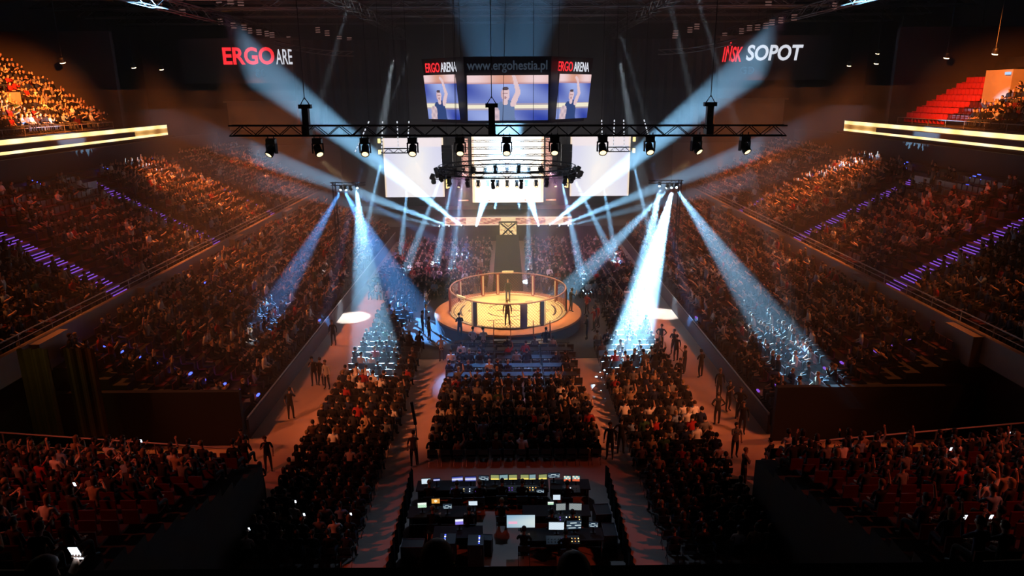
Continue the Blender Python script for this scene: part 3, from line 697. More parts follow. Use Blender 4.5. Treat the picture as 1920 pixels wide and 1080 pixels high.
for an, mt, side in [(-32, 'padblack', -1), (14.4, 'padred', 0), (33, 'padblack', 1), (180+28, 'padred', 0), (180+11, 'padred', 0), (180-28, 'padred', 0), (86, 'padblack', 0), (-86, 'padred', 0), (60+180, 'padred', 0), (-60+180, 'padred', 0)]:
    a = math.radians(an); p = (4.22*math.sin(a), -4.22*math.cos(a), FH/2+.02)
    mb = MB(); wd = .46 if an == 14.4 else .24
    mb.box((0, 0, 0), (wd, .16, FH)); po = mb.build('padded_post', pbr('post_vinyl', (.14, .11, .15), .5) if an == 14.4 else M[mt], cage, loc=p, rot=(0, 0, a))
    if side:
        mb = MB(); mb.box((side*.19, 0, 0), (.13, .17, FH)); mb.build('white_edge', M['padwhite'], po)
    elif mt == 'padred' and abs(an) > 90:
        mb = MB(); mb.box((0, .10, 0), (.1, .02, FH*.9)); mb.build('stripe', M['padwhite'], po)
for a in (-50, 0+180):
    an = math.radians(a); mb = MB(); mb.box((4.2*math.sin(an), -4.2*math.cos(an), FH+.12), (.9, .14, .16), Matrix.Rotation(an, 3, 'Z')); mb.build('camera_cradle', M['padwhite'], cage)
for sx, sd in ((-1, 'left'), (1, 'right')):   # cage stairs and rails
    e = empty('cage_steps', (sx*(.4 if sx < 0 else 2.2)*1.0, CY-5.6, 0), 0, f'small metal step unit with rails at the near edge of the platform, {sd} one', 'steps')
    for k in range(3): mb = MB(); mb.box((0, -.9+.3*k, .28*(k+1)-.05), (1.1, .32, .06)); mb.build('step', M['alu'], e)
    for s in (-.55, .55): mb = MB(); mb.tube([(s, -1.0, 0), (s, -1.0, 1.1), (s, .4, 1.9), (s, .4, .9)], .025); mb.build('handrail', M['wire'], e)

# ------------------------------------------------------------------ people
def skin_mesh(name, J, E, sub, mats, labels, fingers=None):
    names = list(J); me = bpy.data.meshes.new(name)
    me.from_pydata([J[n][0] for n in names], [(names.index(a), names.index(b)) for a, b in E], [])
    o = bpy.data.objects.new(name, me); COL.objects.link(o)
    o.modifiers.new('s', 'SKIN'); me.update()
    lay = me.skin_vertices[0] if me.skin_vertices else None
    if lay is None:
        bpy.context.view_layer.objects.active = o; bpy.ops.mesh.customdata_skin_add(); lay = me.skin_vertices[0]
    for i, n in enumerate(names):
        r = J[n][1]; lay.data[i].radius = r if isinstance(r, tuple) else (r, r); lay.data[i].use_root = (n == 'pelvis')
    o.modifiers['s'].branch_smoothing = .4
    if sub: m = o.modifiers.new('d', 'SUBSURF'); m.levels = m.render_levels = sub
    dg = bpy.context.evaluated_depsgraph_get(); ev = o.evaluated_get(dg); r = bpy.data.meshes.new_from_object(ev)
    bpy.data.objects.remove(o); r.name = name; r.materials.clear()
    for m in mats: r.materials.append(m)
    rad = lambda n: J[n][1] if not isinstance(J[n][1], tuple) else sum(J[n][1])/2
    segs = [(Vector(J[a][0]), Vector(J[b][0]), labels.get((a, b), 0), rad(a), rad(b)) for a, b in E]
    mi = []
    for p in r.polygons:
        c = p.center; best = (9e9, 0)
        for a, b, l, ra, rb in segs:
            d = b-a; t = max(0, min(1, (c-a).dot(d)/d.length_squared)); q = (c-a-d*t).length - (ra+(rb-ra)*t)
            if q < best[0]: best = (q, l)
        mi.append(best[1])
    r.polygons.foreach_set('material_index', mi); r.polygons.foreach_set('use_smooth', [True]*len(mi))
    return r
def figure(kind, arms, turn=0.0, lean=0.0, short=False):
    """joint positions of a person facing +y; seated ones have their seat at 0.45 m"""
    up = 0.0 if kind == 'sit' else .38
    A = {'lap': ((.25, .04, .80), (.15, .27, .68), (.10, .35, .66)), 'phone': ((.23, .2, .86), (.10, .38, 1.08), (.07, .40, 1.17)),
         'clap': ((.26, .14, .84), (.09, .36, .98), (.04, .40, 1.05)), 'up': ((.30, .06, 1.24), (.25, .08, 1.50), (.24, .1, 1.59)),
         'down': ((.25, -.01, .80), (.26, .06, .56), (.26, .09, .47)), 'desk': ((.25, .16, .82), (.18, .42, .80), (.15, .50, .80)),
         'fold': ((.25, .08, .80), (.08, .22, .84), (-.03, .24, .85)), 'hips': ((.34, -.04, .82), (.18, .05, .66), (.14, .10, .62))}
    J = {'pelvis': ((0, 0, .55+up), (.16, .12)), 'belly': ((0, .01+lean*.3, .74+up), (.145, .11)), 'chest': ((0, .02+lean*.7, .95+up), (.165, .115)),
         'neckbase': ((0, .02+lean, 1.09+up), .075), 'neck': ((turn*.1, .035+lean, 1.15+up), .055),
         'jaw': ((turn*.35, .065+lean, 1.225+up), (.068, .08)), 'skull': ((turn*.4, .05+lean, 1.32+up), (.078, .095)), 'crown': ((turn*.4, .045+lean, 1.385+up), (.05, .06)),
         'nose': ((turn*.4+turn*.25, .155+lean, 1.27+up), .016)}
    E = [('pelvis', 'belly'), ('belly', 'chest'), ('chest', 'neckbase'), ('neckbase', 'neck'), ('neck', 'jaw'), ('jaw', 'skull'), ('skull', 'crown'), ('jaw', 'nose')]
    L = {('neckbase', 'neck'): 1, ('neck', 'jaw'): 1, ('jaw', 'skull'): 1, ('skull', 'crown'): 1, ('jaw', 'nose'): 1}
    for s, n in ((-1, 'l'), (1, 'r')):
        ar = arms if isinstance(arms, str) else arms[0 if s < 0 else 1]
        e, wv, h = A[ar]; f = lambda p: (s*p[0], p[1]+lean*.8, p[2]+up)
        J[n+'sh'] = ((s*.175, .01+lean*.9, 1.055+up), .062); J[n+'el'] = (f(e), .045); J[n+'wr'] = (f(wv), .03); J[n+'ha'] = (f(h), (.038, .02))
        J[n+'hip'] = ((s*.095, .01, .50+up), .095)
        if kind == 'sit': J[n+'kn'] = ((s*.13, .44, .50), .062); J[n+'an'] = ((s*.14, .44, .11), .042); J[n+'to'] = ((s*.15, .59, .045), .038)
        else: J[n+'kn'] = ((s*.115, .03, .49), .062); J[n+'an'] = ((s*.12, -.01+.04*s, .10), .042); J[n+'to'] = ((s*.14, .14+.04*s, .04), .038)
        E += [('chest', n+'sh'), (n+'sh', n+'el'), (n+'el', n+'wr'), (n+'wr', n+'ha'), ('pelvis', n+'hip'), (n+'hip', n+'kn'), (n+'kn', n+'an'), (n+'an', n+'to')]
        L.update({(n+'wr', n+'ha'): 1, (n+'hip', n+'kn'): 2, (n+'kn', n+'an'): 2, (n+'an', n+'to'): 3, ('pelvis', n+'hip'): 2})
        if short: L[(n+'el', n+'wr')] = 1
    return J, E, L
def add_hands(me, J):
    """four fingers of different lengths and a side thumb on each hand"""
    mb = MB()
    for s, n in ((-1, 'l'), (1, 'r')):
        wv, h = Vector(J[n+'wr'][0]), Vector(J[n+'ha'][0]); d = (h-wv).normalized()
        sd = d.cross(Vector((0, 0, 1))) if abs(d.z) < .8 else Vector((1, 0, 0)); sd.normalize(); nr = sd.cross(d)
        for k, ln in enumerate((.065, .078, .082, .070)):
            b = h + sd*(k-1.5)*.019 + d*.008
            mb.tube([b, b+d*ln*.5+nr*.004, b+d*ln*.85-nr*.016*(1+.2*k)], [.0095, .0085, .006], 5)
        b = wv.lerp(h, .55)+sd*(-s)*.03; mb.tube([b, b+d*.03-sd*s*.022, b+d*.06-sd*s*.028], [.011, .0095, .007], 5)
    hd = Vector(J['skull'][0])
    for s in (-1, 1): mb.tube([hd+Vector((s*.07, -.0, -.03)), hd+Vector((s*.098, -.015, -.005))], [.02, .012], 6)
    n1 = len(mb.f); c = Vector(J['jaw'][0])       # eyes and mouth
    for s in (-1, 1): mb.box(c+Vector((s*.03, .078, .06)), (.02, .012, .010))
    mb.box(c+Vector((0, .078, -.012)), (.04, .010, .008))
    bm = bmesh.new(); bm.from_mesh(me); vv = [bm.verts.new(v) for v in mb.v]
    for i, f in enumerate(mb.f): q = bm.faces.new([vv[i] for i in f]); q.material_index = 1 if i < n1 else 3; q.smooth = True
    bm.to_mesh(me); bm.free()
def hair_mesh(J, long=False, mat=None):
    c = Vector(J['skull'][0])+Vector((0, -.008, .012)); mb = MB(); nu, nv = 12, 8; vs, ok = [], {}
    for j in range(nv+1):
        th = PI*.72*j/nv
        for i in range(nu):
            ph = 2*PI*i/nu; d = Vector((math.sin(th)*math.cos(ph), math.sin(th)*math.sin(ph), math.cos(th)))
            front = max(0, d.y); rr = 1.0
            z = d.z
            if front > .35 and z < .35: rr = .72
            p = Vector((d.x*.094*rr, d.y*.112*rr, z*.108))
            if long and d.y < .3 and z < 0:
                hl = max(.2, math.hypot(d.x, d.y)); p = Vector((d.x/hl*.092, d.y/hl*.105-.006, z*.25))
            vs.append(c+p)
    fs = [(j*nu+i, j*nu+(i+1) % nu, (j+1)*nu+(i+1) % nu, (j+1)*nu+i) for j in range(nv) for i in range(nu)]
    mb.add(vs, fs); return mb.mesh('hair', mat or M['hair'], True)
BODY_M = [M['top'], M['skin'], M['trousers'], M['shoe']]
POSES = [('sit', 'lap', 0, 0, False), ('sit', 'clap', .1, .04, True), ('sit', ('phone', 'lap'), -.08, .02, False), ('sit', 'fold', -.12, -.02, False),
         ('sit', 'lap', .12, .08, True), ('sit', ('lap', 'up'), .05, 0, True),
         ('stand', 'down', .05, 0, False), ('stand', 'fold', -.1, 0, False), ('stand', ('down', 'phone'), .08, .02, True), ('stand', 'hips', -.05, 0, False), ('stand', 'up', 0, 0, True), ('sit', 'desk', 0, .06, False)]
TEMPL, LOWP = [], []
for pz in POSES:
    J, E_, L = figure(*pz)
    me = skin_mesh('person', J, E_, 1, BODY_M, L); add_hands(me, J)
    TEMPL.append((me, hair_mesh(J), hair_mesh(J, True)))
    lo = skin_mesh('spectator', J, E_, 0, BODY_M, L)
    hb = hair_mesh(J); n0 = len(lo.vertices)
    V = np.zeros((n0, 3), 'f'); lo.vertices.foreach_get('co', V.ravel())
    F = [tuple(p.vertices) for p in lo.polygons]; MI = [p.material_index for p in lo.polygons]
    # a small cap of hair on the crown
    V2 = np.array([tuple(v.co) for v in hb.vertices], 'f'); F2 = [tuple(i+n0 for i in p.vertices) for p in hb.polygons]
    LOWP.append((np.vstack([V, V2]), F+F2, MI+[4]*len(F2)))
    bpy.data.meshes.remove(lo); bpy.data.meshes.remove(hb)
TOPS = [('black', (.006, .006, .007), 52), ('dark grey', (.025, .025, .03), 16), ('navy', (.012, .02, .06), 10), ('grey', (.16, .16, .17), 9),
        ('white', (.75, .72, .7), 7), ('red', (.32, .02, .02), 6), ('beige', (.38, .28, .18), 5), ('brown', (.07, .035, .02), 5), ('light blue', (.22, .32, .5), 3), ('green', (.03, .08, .04), 2)]
TW = np.array([t[2] for t in TOPS], float); TW /= TW.sum()
def pick_top(): return TOPS[int(rng.choice(len(TOPS), p=TW))]
def person(loc, rz, pose, top, label, group=None, long=False, scale=1.0, bald=False):
    me, h1, h2 = TEMPL[pose]; o = bpy.data.objects.new('person', me); COL.objects.link(o)
    o.location = loc; o.rotation_euler = (0, 0, rz); o.color = (*top[1], 1); o.scale = (scale,)*3
    if not bald:
        h = bpy.data.objects.new('hair', h2 if long else h1); COL.objects.link(h); h.parent = o
    return tag(o, label, 'person', group)

# seats: (x, y, z, facing, block, row, seat, chair kind)
SEATS = []
def jit(a): return random.uniform(-a, a)
def face(x, y): return math.atan2(-(0-x), (CY-y))
for sx, sd in ((-1, 'left'), (1, 'right')):
    for r, (y, z) in enumerate(NEAR):
        for k in range(21):
            SEATS.append((sx*(10.2+.58*k), y, z, 0, f'near {sd} corner stand', r, k, 's', .72 if k > 4 else .45))
    for r in range(36):
        y = 36.0-.86*r if r < 18 else 36.9+.95*(r-18)
        if True:
            for k in range(7):
                x = sx*(5.85+.58*k)
                if y > 43.5 and abs(x) < 7.2: continue
                SEATS.append((x, y, 0, 0, f'{sd} floor block', r, k, 'c', .92 if y < 36.5 else .6))
    for r in range(7, 15):
        pass
    for r, (x, z) in enumerate(LOW):
        for k in range(82):
            y = 31.6+.57*k
            if abs(y-33.5) < .55 or abs(y-46) < .5 or abs(y-58) < .5 or abs(y-70) < .5: continue
            SEATS.append((sx*x, y, z, sx*PI/2, f'{sd} lower tier', r, k, 's', .9 if y > 36 else .6))
    for r, (x, z) in enumerate(MID[:12]):
        for k in range(112):
            y = 21+.57*k
            if abs(y-39.8) < 1.25 or abs(y-54.0) < 1.3 or abs(y-67.7) < 1.2 or abs(y-26.5) < .7: continue
            occ = .85 if y > 54 else (.75 if r < 8 or y < 40 else .35)
            SEATS.append((sx*x, y, z, sx*PI/2, f'{sd} middle tier', r, k, 's', occ))
    for r, (x, z) in enumerate(UPP):
        for k in range(74):
            y = 25+.57*k
            if sx < 0: occ = .9 if not (58.2 < y < 60.5 and r > 2) else 0
            else: occ = .85 if y < 57 else 0
            if abs(y-49) < .6: occ = 0
            SEATS.append((sx*x, y, z, sx*PI/2, f'{sd} upper tier', r, k, 's', occ))
    for r in range(17):
        y = 55.2+1.15*r
        for k in range(17):
            x = sx*(2.0+.58*k)
            if y < 57 and abs(x) < 3: continue
            SEATS.append((x, y, .0+.0*r, PI, f'{sd} far floor block', r, k, 'c', .85))
for r in range(9):
    for k in range(14):
        SEATS.append((-3.45+.57*k, 35.2-.86*r, 0, 0, 'middle floor block', r, k, 'c', .92))
for r in range(5):
    for k in range(14):
        SEATS.append((-3.45+.57*k, 36.4+1.35*r, 0, 0, 'VIP table rows', r, k, 'c', .4))
Rc = cam.matrix_world.to_3x3(); Ri = Rc.transposed()
def project(p):
    q = Ri @ (Vector(p)-cam.location)
    return (960+FOC*q.x/-q.z, 540-FOC*q.y/-q.z, -q.z) if q.z < -.1 else (-999, -999, 1)
taken, occupied = [], []
for s in SEATS:
    if random.random() > s[8]: continue
    X, Y, d = project((s[0], s[1], s[2]+1.0))
    if -80 < X < 2000 and -60 < Y < 1120: occupied.append((d, s, -5 < X < 1925 and -5 < Y < 1075))
occupied.sort(key=lambda t: t[0])
N_IND = 255; solo = [t for t in occupied if t[2]][:N_IND]; ids = {id(t) for t in solo}
mass = [t for t in occupied if id(t) not in ids]
COUNT = {'c': []}
phones = 0
for d, s, _ in solo:
    x, y, z, rz, block, row, seat, kind, _o = s; top = pick_top(); pose = int(rng.choice([0, 0, 1, 2, 3, 4, 5] if kind == 's' else [0, 0, 3, 4, 2]))
    zz = z - (0.0)
    lb = f'spectator in {top[0]} top, {ORD[seat]} seat from the aisle, {ORD[row]} row of {block}'
    if len(lb.split()) > 16: lb = f'spectator in {top[0]}, {ORD[seat]} seat from the aisle, {ORD[row]} row of {block}'
    person((x+jit(.05), y+jit(.04), zz), rz+jit(.25)+(face(x, y)*.5 if kind == 's' else 0), pose, top, lb, f'spectators in the {block}', random.random() < .35, 1+jit(.06))
    if pose == 2 and random.random() < .5 and phones < 10:
        phones += 1; mb = MB(); mb.box((0, 0, 0), (.075, .012, .15)); ph = mb.build('smartphone', M['plastic'], loc=(x-.07, y+.43, z+1.22), rot=(.3, 0, rz))
        mb = MB(); mb.box((0, -.009, 0), (.066, .004, .135)); mb.build('screen', M['phone'], ph)
        tag(ph, f'glowing smartphone held up, {ORD[seat]} seat from the aisle, {ORD[row]} row of {block}', 'phone', 'phones held up by spectators')

def crowd_mesh(name, items, label):
    """the thousands of far spectators as one body of people"""
    VV, FF, CC, off = [], [], [], 0
    for d, s, _ in items:
        x, y, z, rz, block, row, seat, kind, _o = s
        pose = int(rng.choice([0, 0, 1, 2, 3, 4, 5, 8 if random.random() < .08 else 0]))
        V, F, MI = LOWP[pose]; a = rz+jit(.3)+(face(x, y)-rz)*.35 if abs(rz) < 2 else rz+jit(.3)
        c, sn = math.cos(a), math.sin(a); k = 1+jit(.08)
        W = np.empty_like(V); W[:, 0] = (V[:, 0]*c-V[:, 1]*sn)*k+x+jit(.05); W[:, 1] = (V[:, 0]*sn+V[:, 1]*c)*k+y+jit(.05); W[:, 2] = V[:, 2]*k+z
        VV.append(W); FF += [tuple(i+off for i in f) for f in F]; off += len(V)
        t = pick_top()[1]; sk = random.choice([(.55, .34, .25), (.48, .28, .2), (.62, .42, .32)]); tr = random.choice([(.015, .015, .02), (.03, .04, .07), (.05, .05, .05)])
        hr = random.choice([(.02, .013, .01), (.05, .03, .015), (.012, .01, .01), (.25, .16, .07)])
        pal = (t, sk, tr, (.02, .02, .02), hr)
        for f, m_ in zip(F, MI): CC.append((*pal[m_], 1.0))
    me = bpy.data.meshes.new(name); V = np.vstack(VV).astype('f')
    ls = np.array([len(f) for f in FF], 'i'); li = np.concatenate([np.array(f, 'i') for f in FF])
    me.vertices.add(len(V)); me.vertices.foreach_set('co', V.ravel()); me.loops.add(len(li)); me.loops.foreach_set('vertex_index', li)
    me.polygons.add(len(ls)); me.polygons.foreach_set('loop_start', np.concatenate([[0], np.cumsum(ls)[:-1]]).astype('i'))
    me.polygons.foreach_set('loop_total', ls); me.materials.append(M['crowd']); me.update(calc_edges=True); me.validate()
    ca = me.color_attributes.new('paint', 'BYTE_COLOR', 'CORNER')
    C = np.repeat(np.array(CC, 'f'), ls, axis=0); ca.data.foreach_set('color', C.ravel())
    o = bpy.data.objects.new(name, me); COL.objects.link(o); return tag(o, label, 'crowd', None, 'stuff')
crowd_mesh('crowd', mass, 'thousands of far spectators filling the stands and the floor around the cage')
print('people', len(solo), len(mass))

# ------------------------------------------------------------------ seats
def chair_template():
    e = empty('folding_chair')
    mb = MB(); mb.box((0, 0, .44), (.42, .42, .035)); mb.box((0, 0, .42), (.38, .38, .02)); mb.build('seat', M['plastic'], e)
    mb = MB(); mb.box((0, -.22, .73), (.42, .03, .26), Matrix.Rotation(.12, 3, 'X')); mb.build('backrest', M['plastic'], e)
    for s in (-1, 1):
        mb = MB(); mb.tube([(s*.2, .18, 0), (s*.2, -.1, .5), (s*.2, -.23, .86)], .013, 5); mb.build('leg', M['alu'], e)
        mb = MB(); mb.tube([(s*.2, -.22, 0), (s*.2, .12, .43)], .013, 5); mb.build('leg', M['alu'], e)
    return tree(e)
CH = chair_template(); firstc = True
floor_seats = []
for s in SEATS:
    if s[7] != 'c': continue
    X, Y, d = project((s[0], s[1], .5))
    if -20 < X < 1940 and Y < 1090: floor_seats.append((d, s))
floor_seats.sort(key=lambda t: t[0])
for i, (d, s) in enumerate(floor_seats[:220]):
    lb = f'black folding chair, {ORD[s[6]]} from the aisle in the {ORD[s[5]]} row of the {s[4]}'
    if firstc: CH.location = s[:3]; tag(CH, lb, 'chair', f'folding chairs in the {s[4]}'); firstc = False
    else: dup(CH, s[:3], (0, 0, s[3]), lb, f'folding chairs in the {s[4]}')
mb = MB()
for d, s in floor_seats[220:]:
    R = Matrix.Rotation(s[3], 3, 'Z'); c = Vector(s[:3])
    mb.box(c+Vector((0, 0, .43)), (.42, .42, .05), R); mb.box(c+R@Vector((0, -.22, .68)), (.42, .04, .36), R)
    for a in (-1, 1):
        for b_ in (-1, 1): mb.box(c+Vector((a*.19, b_*.19, .21)), (.03, .03, .42))
tag(mb.build('far_folding_chairs', M['plastic']), 'rows of black folding chairs around and behind the cage', 'chairs', None, 'stuff')
# plastic tip-up seats of the stands
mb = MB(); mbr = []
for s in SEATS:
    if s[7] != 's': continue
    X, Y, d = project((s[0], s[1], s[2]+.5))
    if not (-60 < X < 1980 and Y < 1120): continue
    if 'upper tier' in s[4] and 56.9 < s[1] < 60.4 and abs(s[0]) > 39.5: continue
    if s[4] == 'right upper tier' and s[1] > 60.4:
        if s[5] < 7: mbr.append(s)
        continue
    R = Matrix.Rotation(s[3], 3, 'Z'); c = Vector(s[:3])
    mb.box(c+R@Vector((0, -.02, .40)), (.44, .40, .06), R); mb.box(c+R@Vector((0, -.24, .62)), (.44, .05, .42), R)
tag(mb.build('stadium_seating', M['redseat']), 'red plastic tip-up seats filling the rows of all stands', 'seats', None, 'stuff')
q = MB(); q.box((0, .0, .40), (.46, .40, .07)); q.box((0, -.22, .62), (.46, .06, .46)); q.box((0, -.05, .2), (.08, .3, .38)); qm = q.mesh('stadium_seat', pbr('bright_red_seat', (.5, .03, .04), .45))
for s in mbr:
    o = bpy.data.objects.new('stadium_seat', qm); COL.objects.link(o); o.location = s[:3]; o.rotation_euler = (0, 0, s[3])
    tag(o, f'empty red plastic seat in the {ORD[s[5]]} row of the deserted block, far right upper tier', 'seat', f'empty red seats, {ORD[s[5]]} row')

# ------------------------------------------------------------------ aisle stairs with LED nosings
def led_stair(sx, sd, rows, y, width, dots, mat, label, step_y=.0, lit=None):
    e = empty('stair_aisle', (sx*rows[0][0], y, rows[0][1]), 0, label, 'stairs')
    for i, (x, z) in enumerate(rows):
        if lit and not lit[0] <= i < lit[1]: continue
        for h in range(4):
            mb = MB(); X0 = sx*(x-rows[0][0])-sx*(.42-.2*h); Z0 = z-rows[0][1]-.2+.1*h+.06
            mb.box((X0, 0, Z0), (.05, width, .045)); mb.build('step_light', M[mat], e)
    mb = MB()
    for i, (x, z) in enumerate(rows):
        mb.box((sx*(x-rows[0][0])-sx*.16, 0, z-rows[0][1]-.1), (.5, width+.1, .22))
    mb.build('treads', M['concrete'], e)
    return e
for sx, sd in ((-1, 'left'), (1, 'right')):
    led_stair(sx, sd, MID[:11], 40.0, 1.5, 9, 'purpleled', f'wide stair aisle with purple lit steps, nearest one in the {sd} middle tier')
    led_stair(sx, sd, MID[:12], 54.3, 1.3, 7, 'purpleled', f'stair aisle with purple lit steps halfway along the {sd} middle tier')
    led_stair(sx, sd, MID[:9], 68.0, 1.2, 6, 'purpleled', f'farthest stair aisle with faint purple lit steps, {sd} middle tier')
    for y, n in ((33.5, 'nearest'), (46.0, 'second')):
        e = empty('stair_aisle', (sx*LOW[0][0], y, LOW[0][1]), 0, f'dark stair aisle with single blue step dots, {n} one in the {sd} lower tier', 'stairs')
        for i, (x, z) in enumerate(LOW):
            mb = MB(); mb.box((sx*(x-LOW[0][0])-sx*.38, .3, z-LOW[0][1]+.05), (.10, .26, .08)); mb.build('step_light', M['blueled' if sx < 0 else 'purpleled'], e)
        mb = MB(); 
        for i, (x, z) in enumerate(LOW): mb.box((sx*(x-LOW[0][0])-sx*.16, 0, z-LOW[0][1]-.1), (.5, 1.0, .22))
        mb.build('treads', M['concrete'], e)
    for y in (49, 58, 66):
        e = empty('step_light_strip', (sx*32.6, y, 9.9), 0, f'cluster of small blue step lights under the {sd} balcony', 'step lights', f'blue step light clusters, {sd}')
        for k in range(7): mb = MB(); mb.box((sx*.25*(k % 4), .3*(k//4)-.1*k, .12*k), (.05, .3, .05)); mb.build('led', M['blueled'], e)
    # camera platform boards
    e = empty('press_board', (sx*31.6, 51.5, 9.3), 0, f'row of white boards on the press platform at the top of the {sd} middle tier', 'boards')
    for k in range(4): mb = MB(); mb.box((0, -2.2+1.3*k, .35), (.08, 1.2, .7)); mb.build('board', M['white'], e)
    # orange wall uplights
    for k, (x, z) in enumerate(((34.4, 6.9), (32.2, 6.0), (29.9, 5.5), (27.6, 5.1))[:3 if sx < 0 else 4]):
        e = empty('uplight', (sx*x, 90.6, z), 0, f'small lamp throwing an orange flame-shaped glow up the {sd} corner wall', 'wall lamp', f'orange uplights, {sd}')
        mb = MB(); mb.lathe([(0, -.15), (.14, -.15), (.17, .1), (.12, .12)], 10); mb.build('body', M['plastic'], e)
        mb = MB(); mb.lathe([(0, .11), (.13, .12)], 10); mb.build('lens', M['orangeglow'], e)
        spot((sx*x, 90.45, z+.1), (sx*x, 90.72, z+3), 24, 2500, (1, .30, .05), .8, .05, 'uplight_light')
# vomitory in the right upper tier: beige wall block with sign
mb = MB(); mb.box((43.5, 58.6, 15.6), (7, 3.2, 4.6)); structure(mb, 'wall_vomitory_upper_right', M['beige'], 'beige vomitory block beside the empty red seats')
mb = MB(); mb.box((-43.5, 59.3, 14.9), (6, 2.0, 3.4)); structure(mb, 'wall_vomitory_upper_left', M['beige'], 'beige vomitory block among the left upper crowd')
mb = MB(); mb.box((0, 0, 0), (.1, .6, .22)); tag(mb.build('exit_sign', M['exitglow'], loc=(39.9, 57.4, 17.6)), 'small pale blue lit exit sign on the beige vomitory block', 'sign')
# curtains by the near left vomitory
for k in range(2):
    mb = MB(); n = 16
    for i in range(n):
        a, b_ = i/n, (i+1)/n; f = lambda t: (t*1.3, .1*math.sin(t*19))
        (x0, y0), (x1, y1) = f(a), f(b_)
        mb.add([(x0, y0, 0), (x1, y1, 0), (x1, y1, 4.2), (x0, y0, 4.2), (x0, y0+.04, 0), (x1, y1+.04, 0), (x1, y1+.04, 4.2), (x0, y0+.04, 4.2)], [(0, 1, 2, 3), (7, 6, 5, 4)])
    tag(mb.build('curtain', M['curtain'], loc=(-21.2+2.0*k, 28.2, 1.6)), f'dim ochre curtain strip beside the near left stand, {"outer" if k == 0 else "inner"} one', 'curtain')
spot((-20, 25.5, 8.5), (-20, 28.2, 3.5), 60, 90, (1, .75, .25), .9, .2, 'curtain_light')

# ------------------------------------------------------------------ control area on the floor (front of house)
def desk(x, y, wd, label, dp=.75, h=.78):
    e = empty('control_desk', (x, y, 0), 0, label, 'desk')
    mb = MB(); mb.box((0, 0, h), (wd, dp, .05)); mb.build('desk_top', M['wood'], e)
    mb = MB(); mb.box((0, dp/2-.03, h/2), (wd, .04, h-.05)); mb.build('front_skirt', M['cloth'], e)
    for s in (-1, 1):
        for t in (-1, 1): mb = MB(); mb.tube([(s*(wd/2-.08), t*(dp/2-.08), 0), (s*(wd/2-.08), t*(dp/2-.08), h)], .02); mb.build('leg', M['alu'], e)
desk(-2.6, 25.25, 2.4, 'dark control desk in the front row, left third'); desk(.15, 25.3, 2.9, 'dark control desk with console screens, middle of the front row'); desk(2.5, 25.25, 1.6, 'dark control desk in the front row, right end')
desk(-2.6, 23.4, 2.6, 'dark control desk in the second row, left end'); desk(1.8, 23.4, 2.6, 'dark control desk in the second row, right of the gap')
desk(-1.9, 22.1, 1.8, 'dark control desk in the rear row carrying equipment racks'); desk(1.9, 21.9, 3.0, 'dark control desk in the rear row below two big monitors')
def mon_paint(style):
    def f(u, v):
        g = .5+.5*math.sin(u*31)*math.sin(v*23+u*7)
        if style == 'white': return mix((.75, .85, .95), (.55, .7, .8), g)
        if style == 'blue': return mix((.05, .06, .35), (.75, .8, 1.0), 1.4*max(0, 1-abs(v-.45)*3)*(.6+.4*g))
        if style == 'teal': return (.9, .8, .25) if v < .22 else mix((.06, .16, .22), (.35, .5, .5), g)
        if style == 'yellow': return (.95, .75, .15) if v < .3 else mix((.1, .14, .07), (.45, .48, .18), g)
        if style == 'orange': return (1, .92, .6) if math.hypot((u-.5)*1.4, v-.5) < .28 else (.75, .33, .05)
        if style == 'green': return mix((.15, .6, .25), (.9, 1, .9), 1 if v > .55 else g)
        if style == 'lines': return (.65, .8, .85) if (v*7) % 1 < .35 and math.sin(u*9+v*30) > -.5 else (.03, .05, .08)
        if style == 'pale': return mix((.33, .36, .36), (.16, .2, .2), g)
        if style == 'purple': return (.9, .9, 1) if v > .6 else (.25, .2, .75)
        if style == 'grid': return mix((.9, .75, .6), (.2, .5, .5), 1 if (int(u*4)+int(v*3)) % 2 else 0) if v > .35 else (.7, .12, .05)
        if style == 'tv':
            c = mix((.28, .46, .62), (.62, .72, .72), u*.8+.3*math.sin(v*4)); return (.85, .45, .62) if math.hypot((u-.22)/.16, (v-.38)/.13) < 1 else c
        return (.4, .4, .5)
    return f
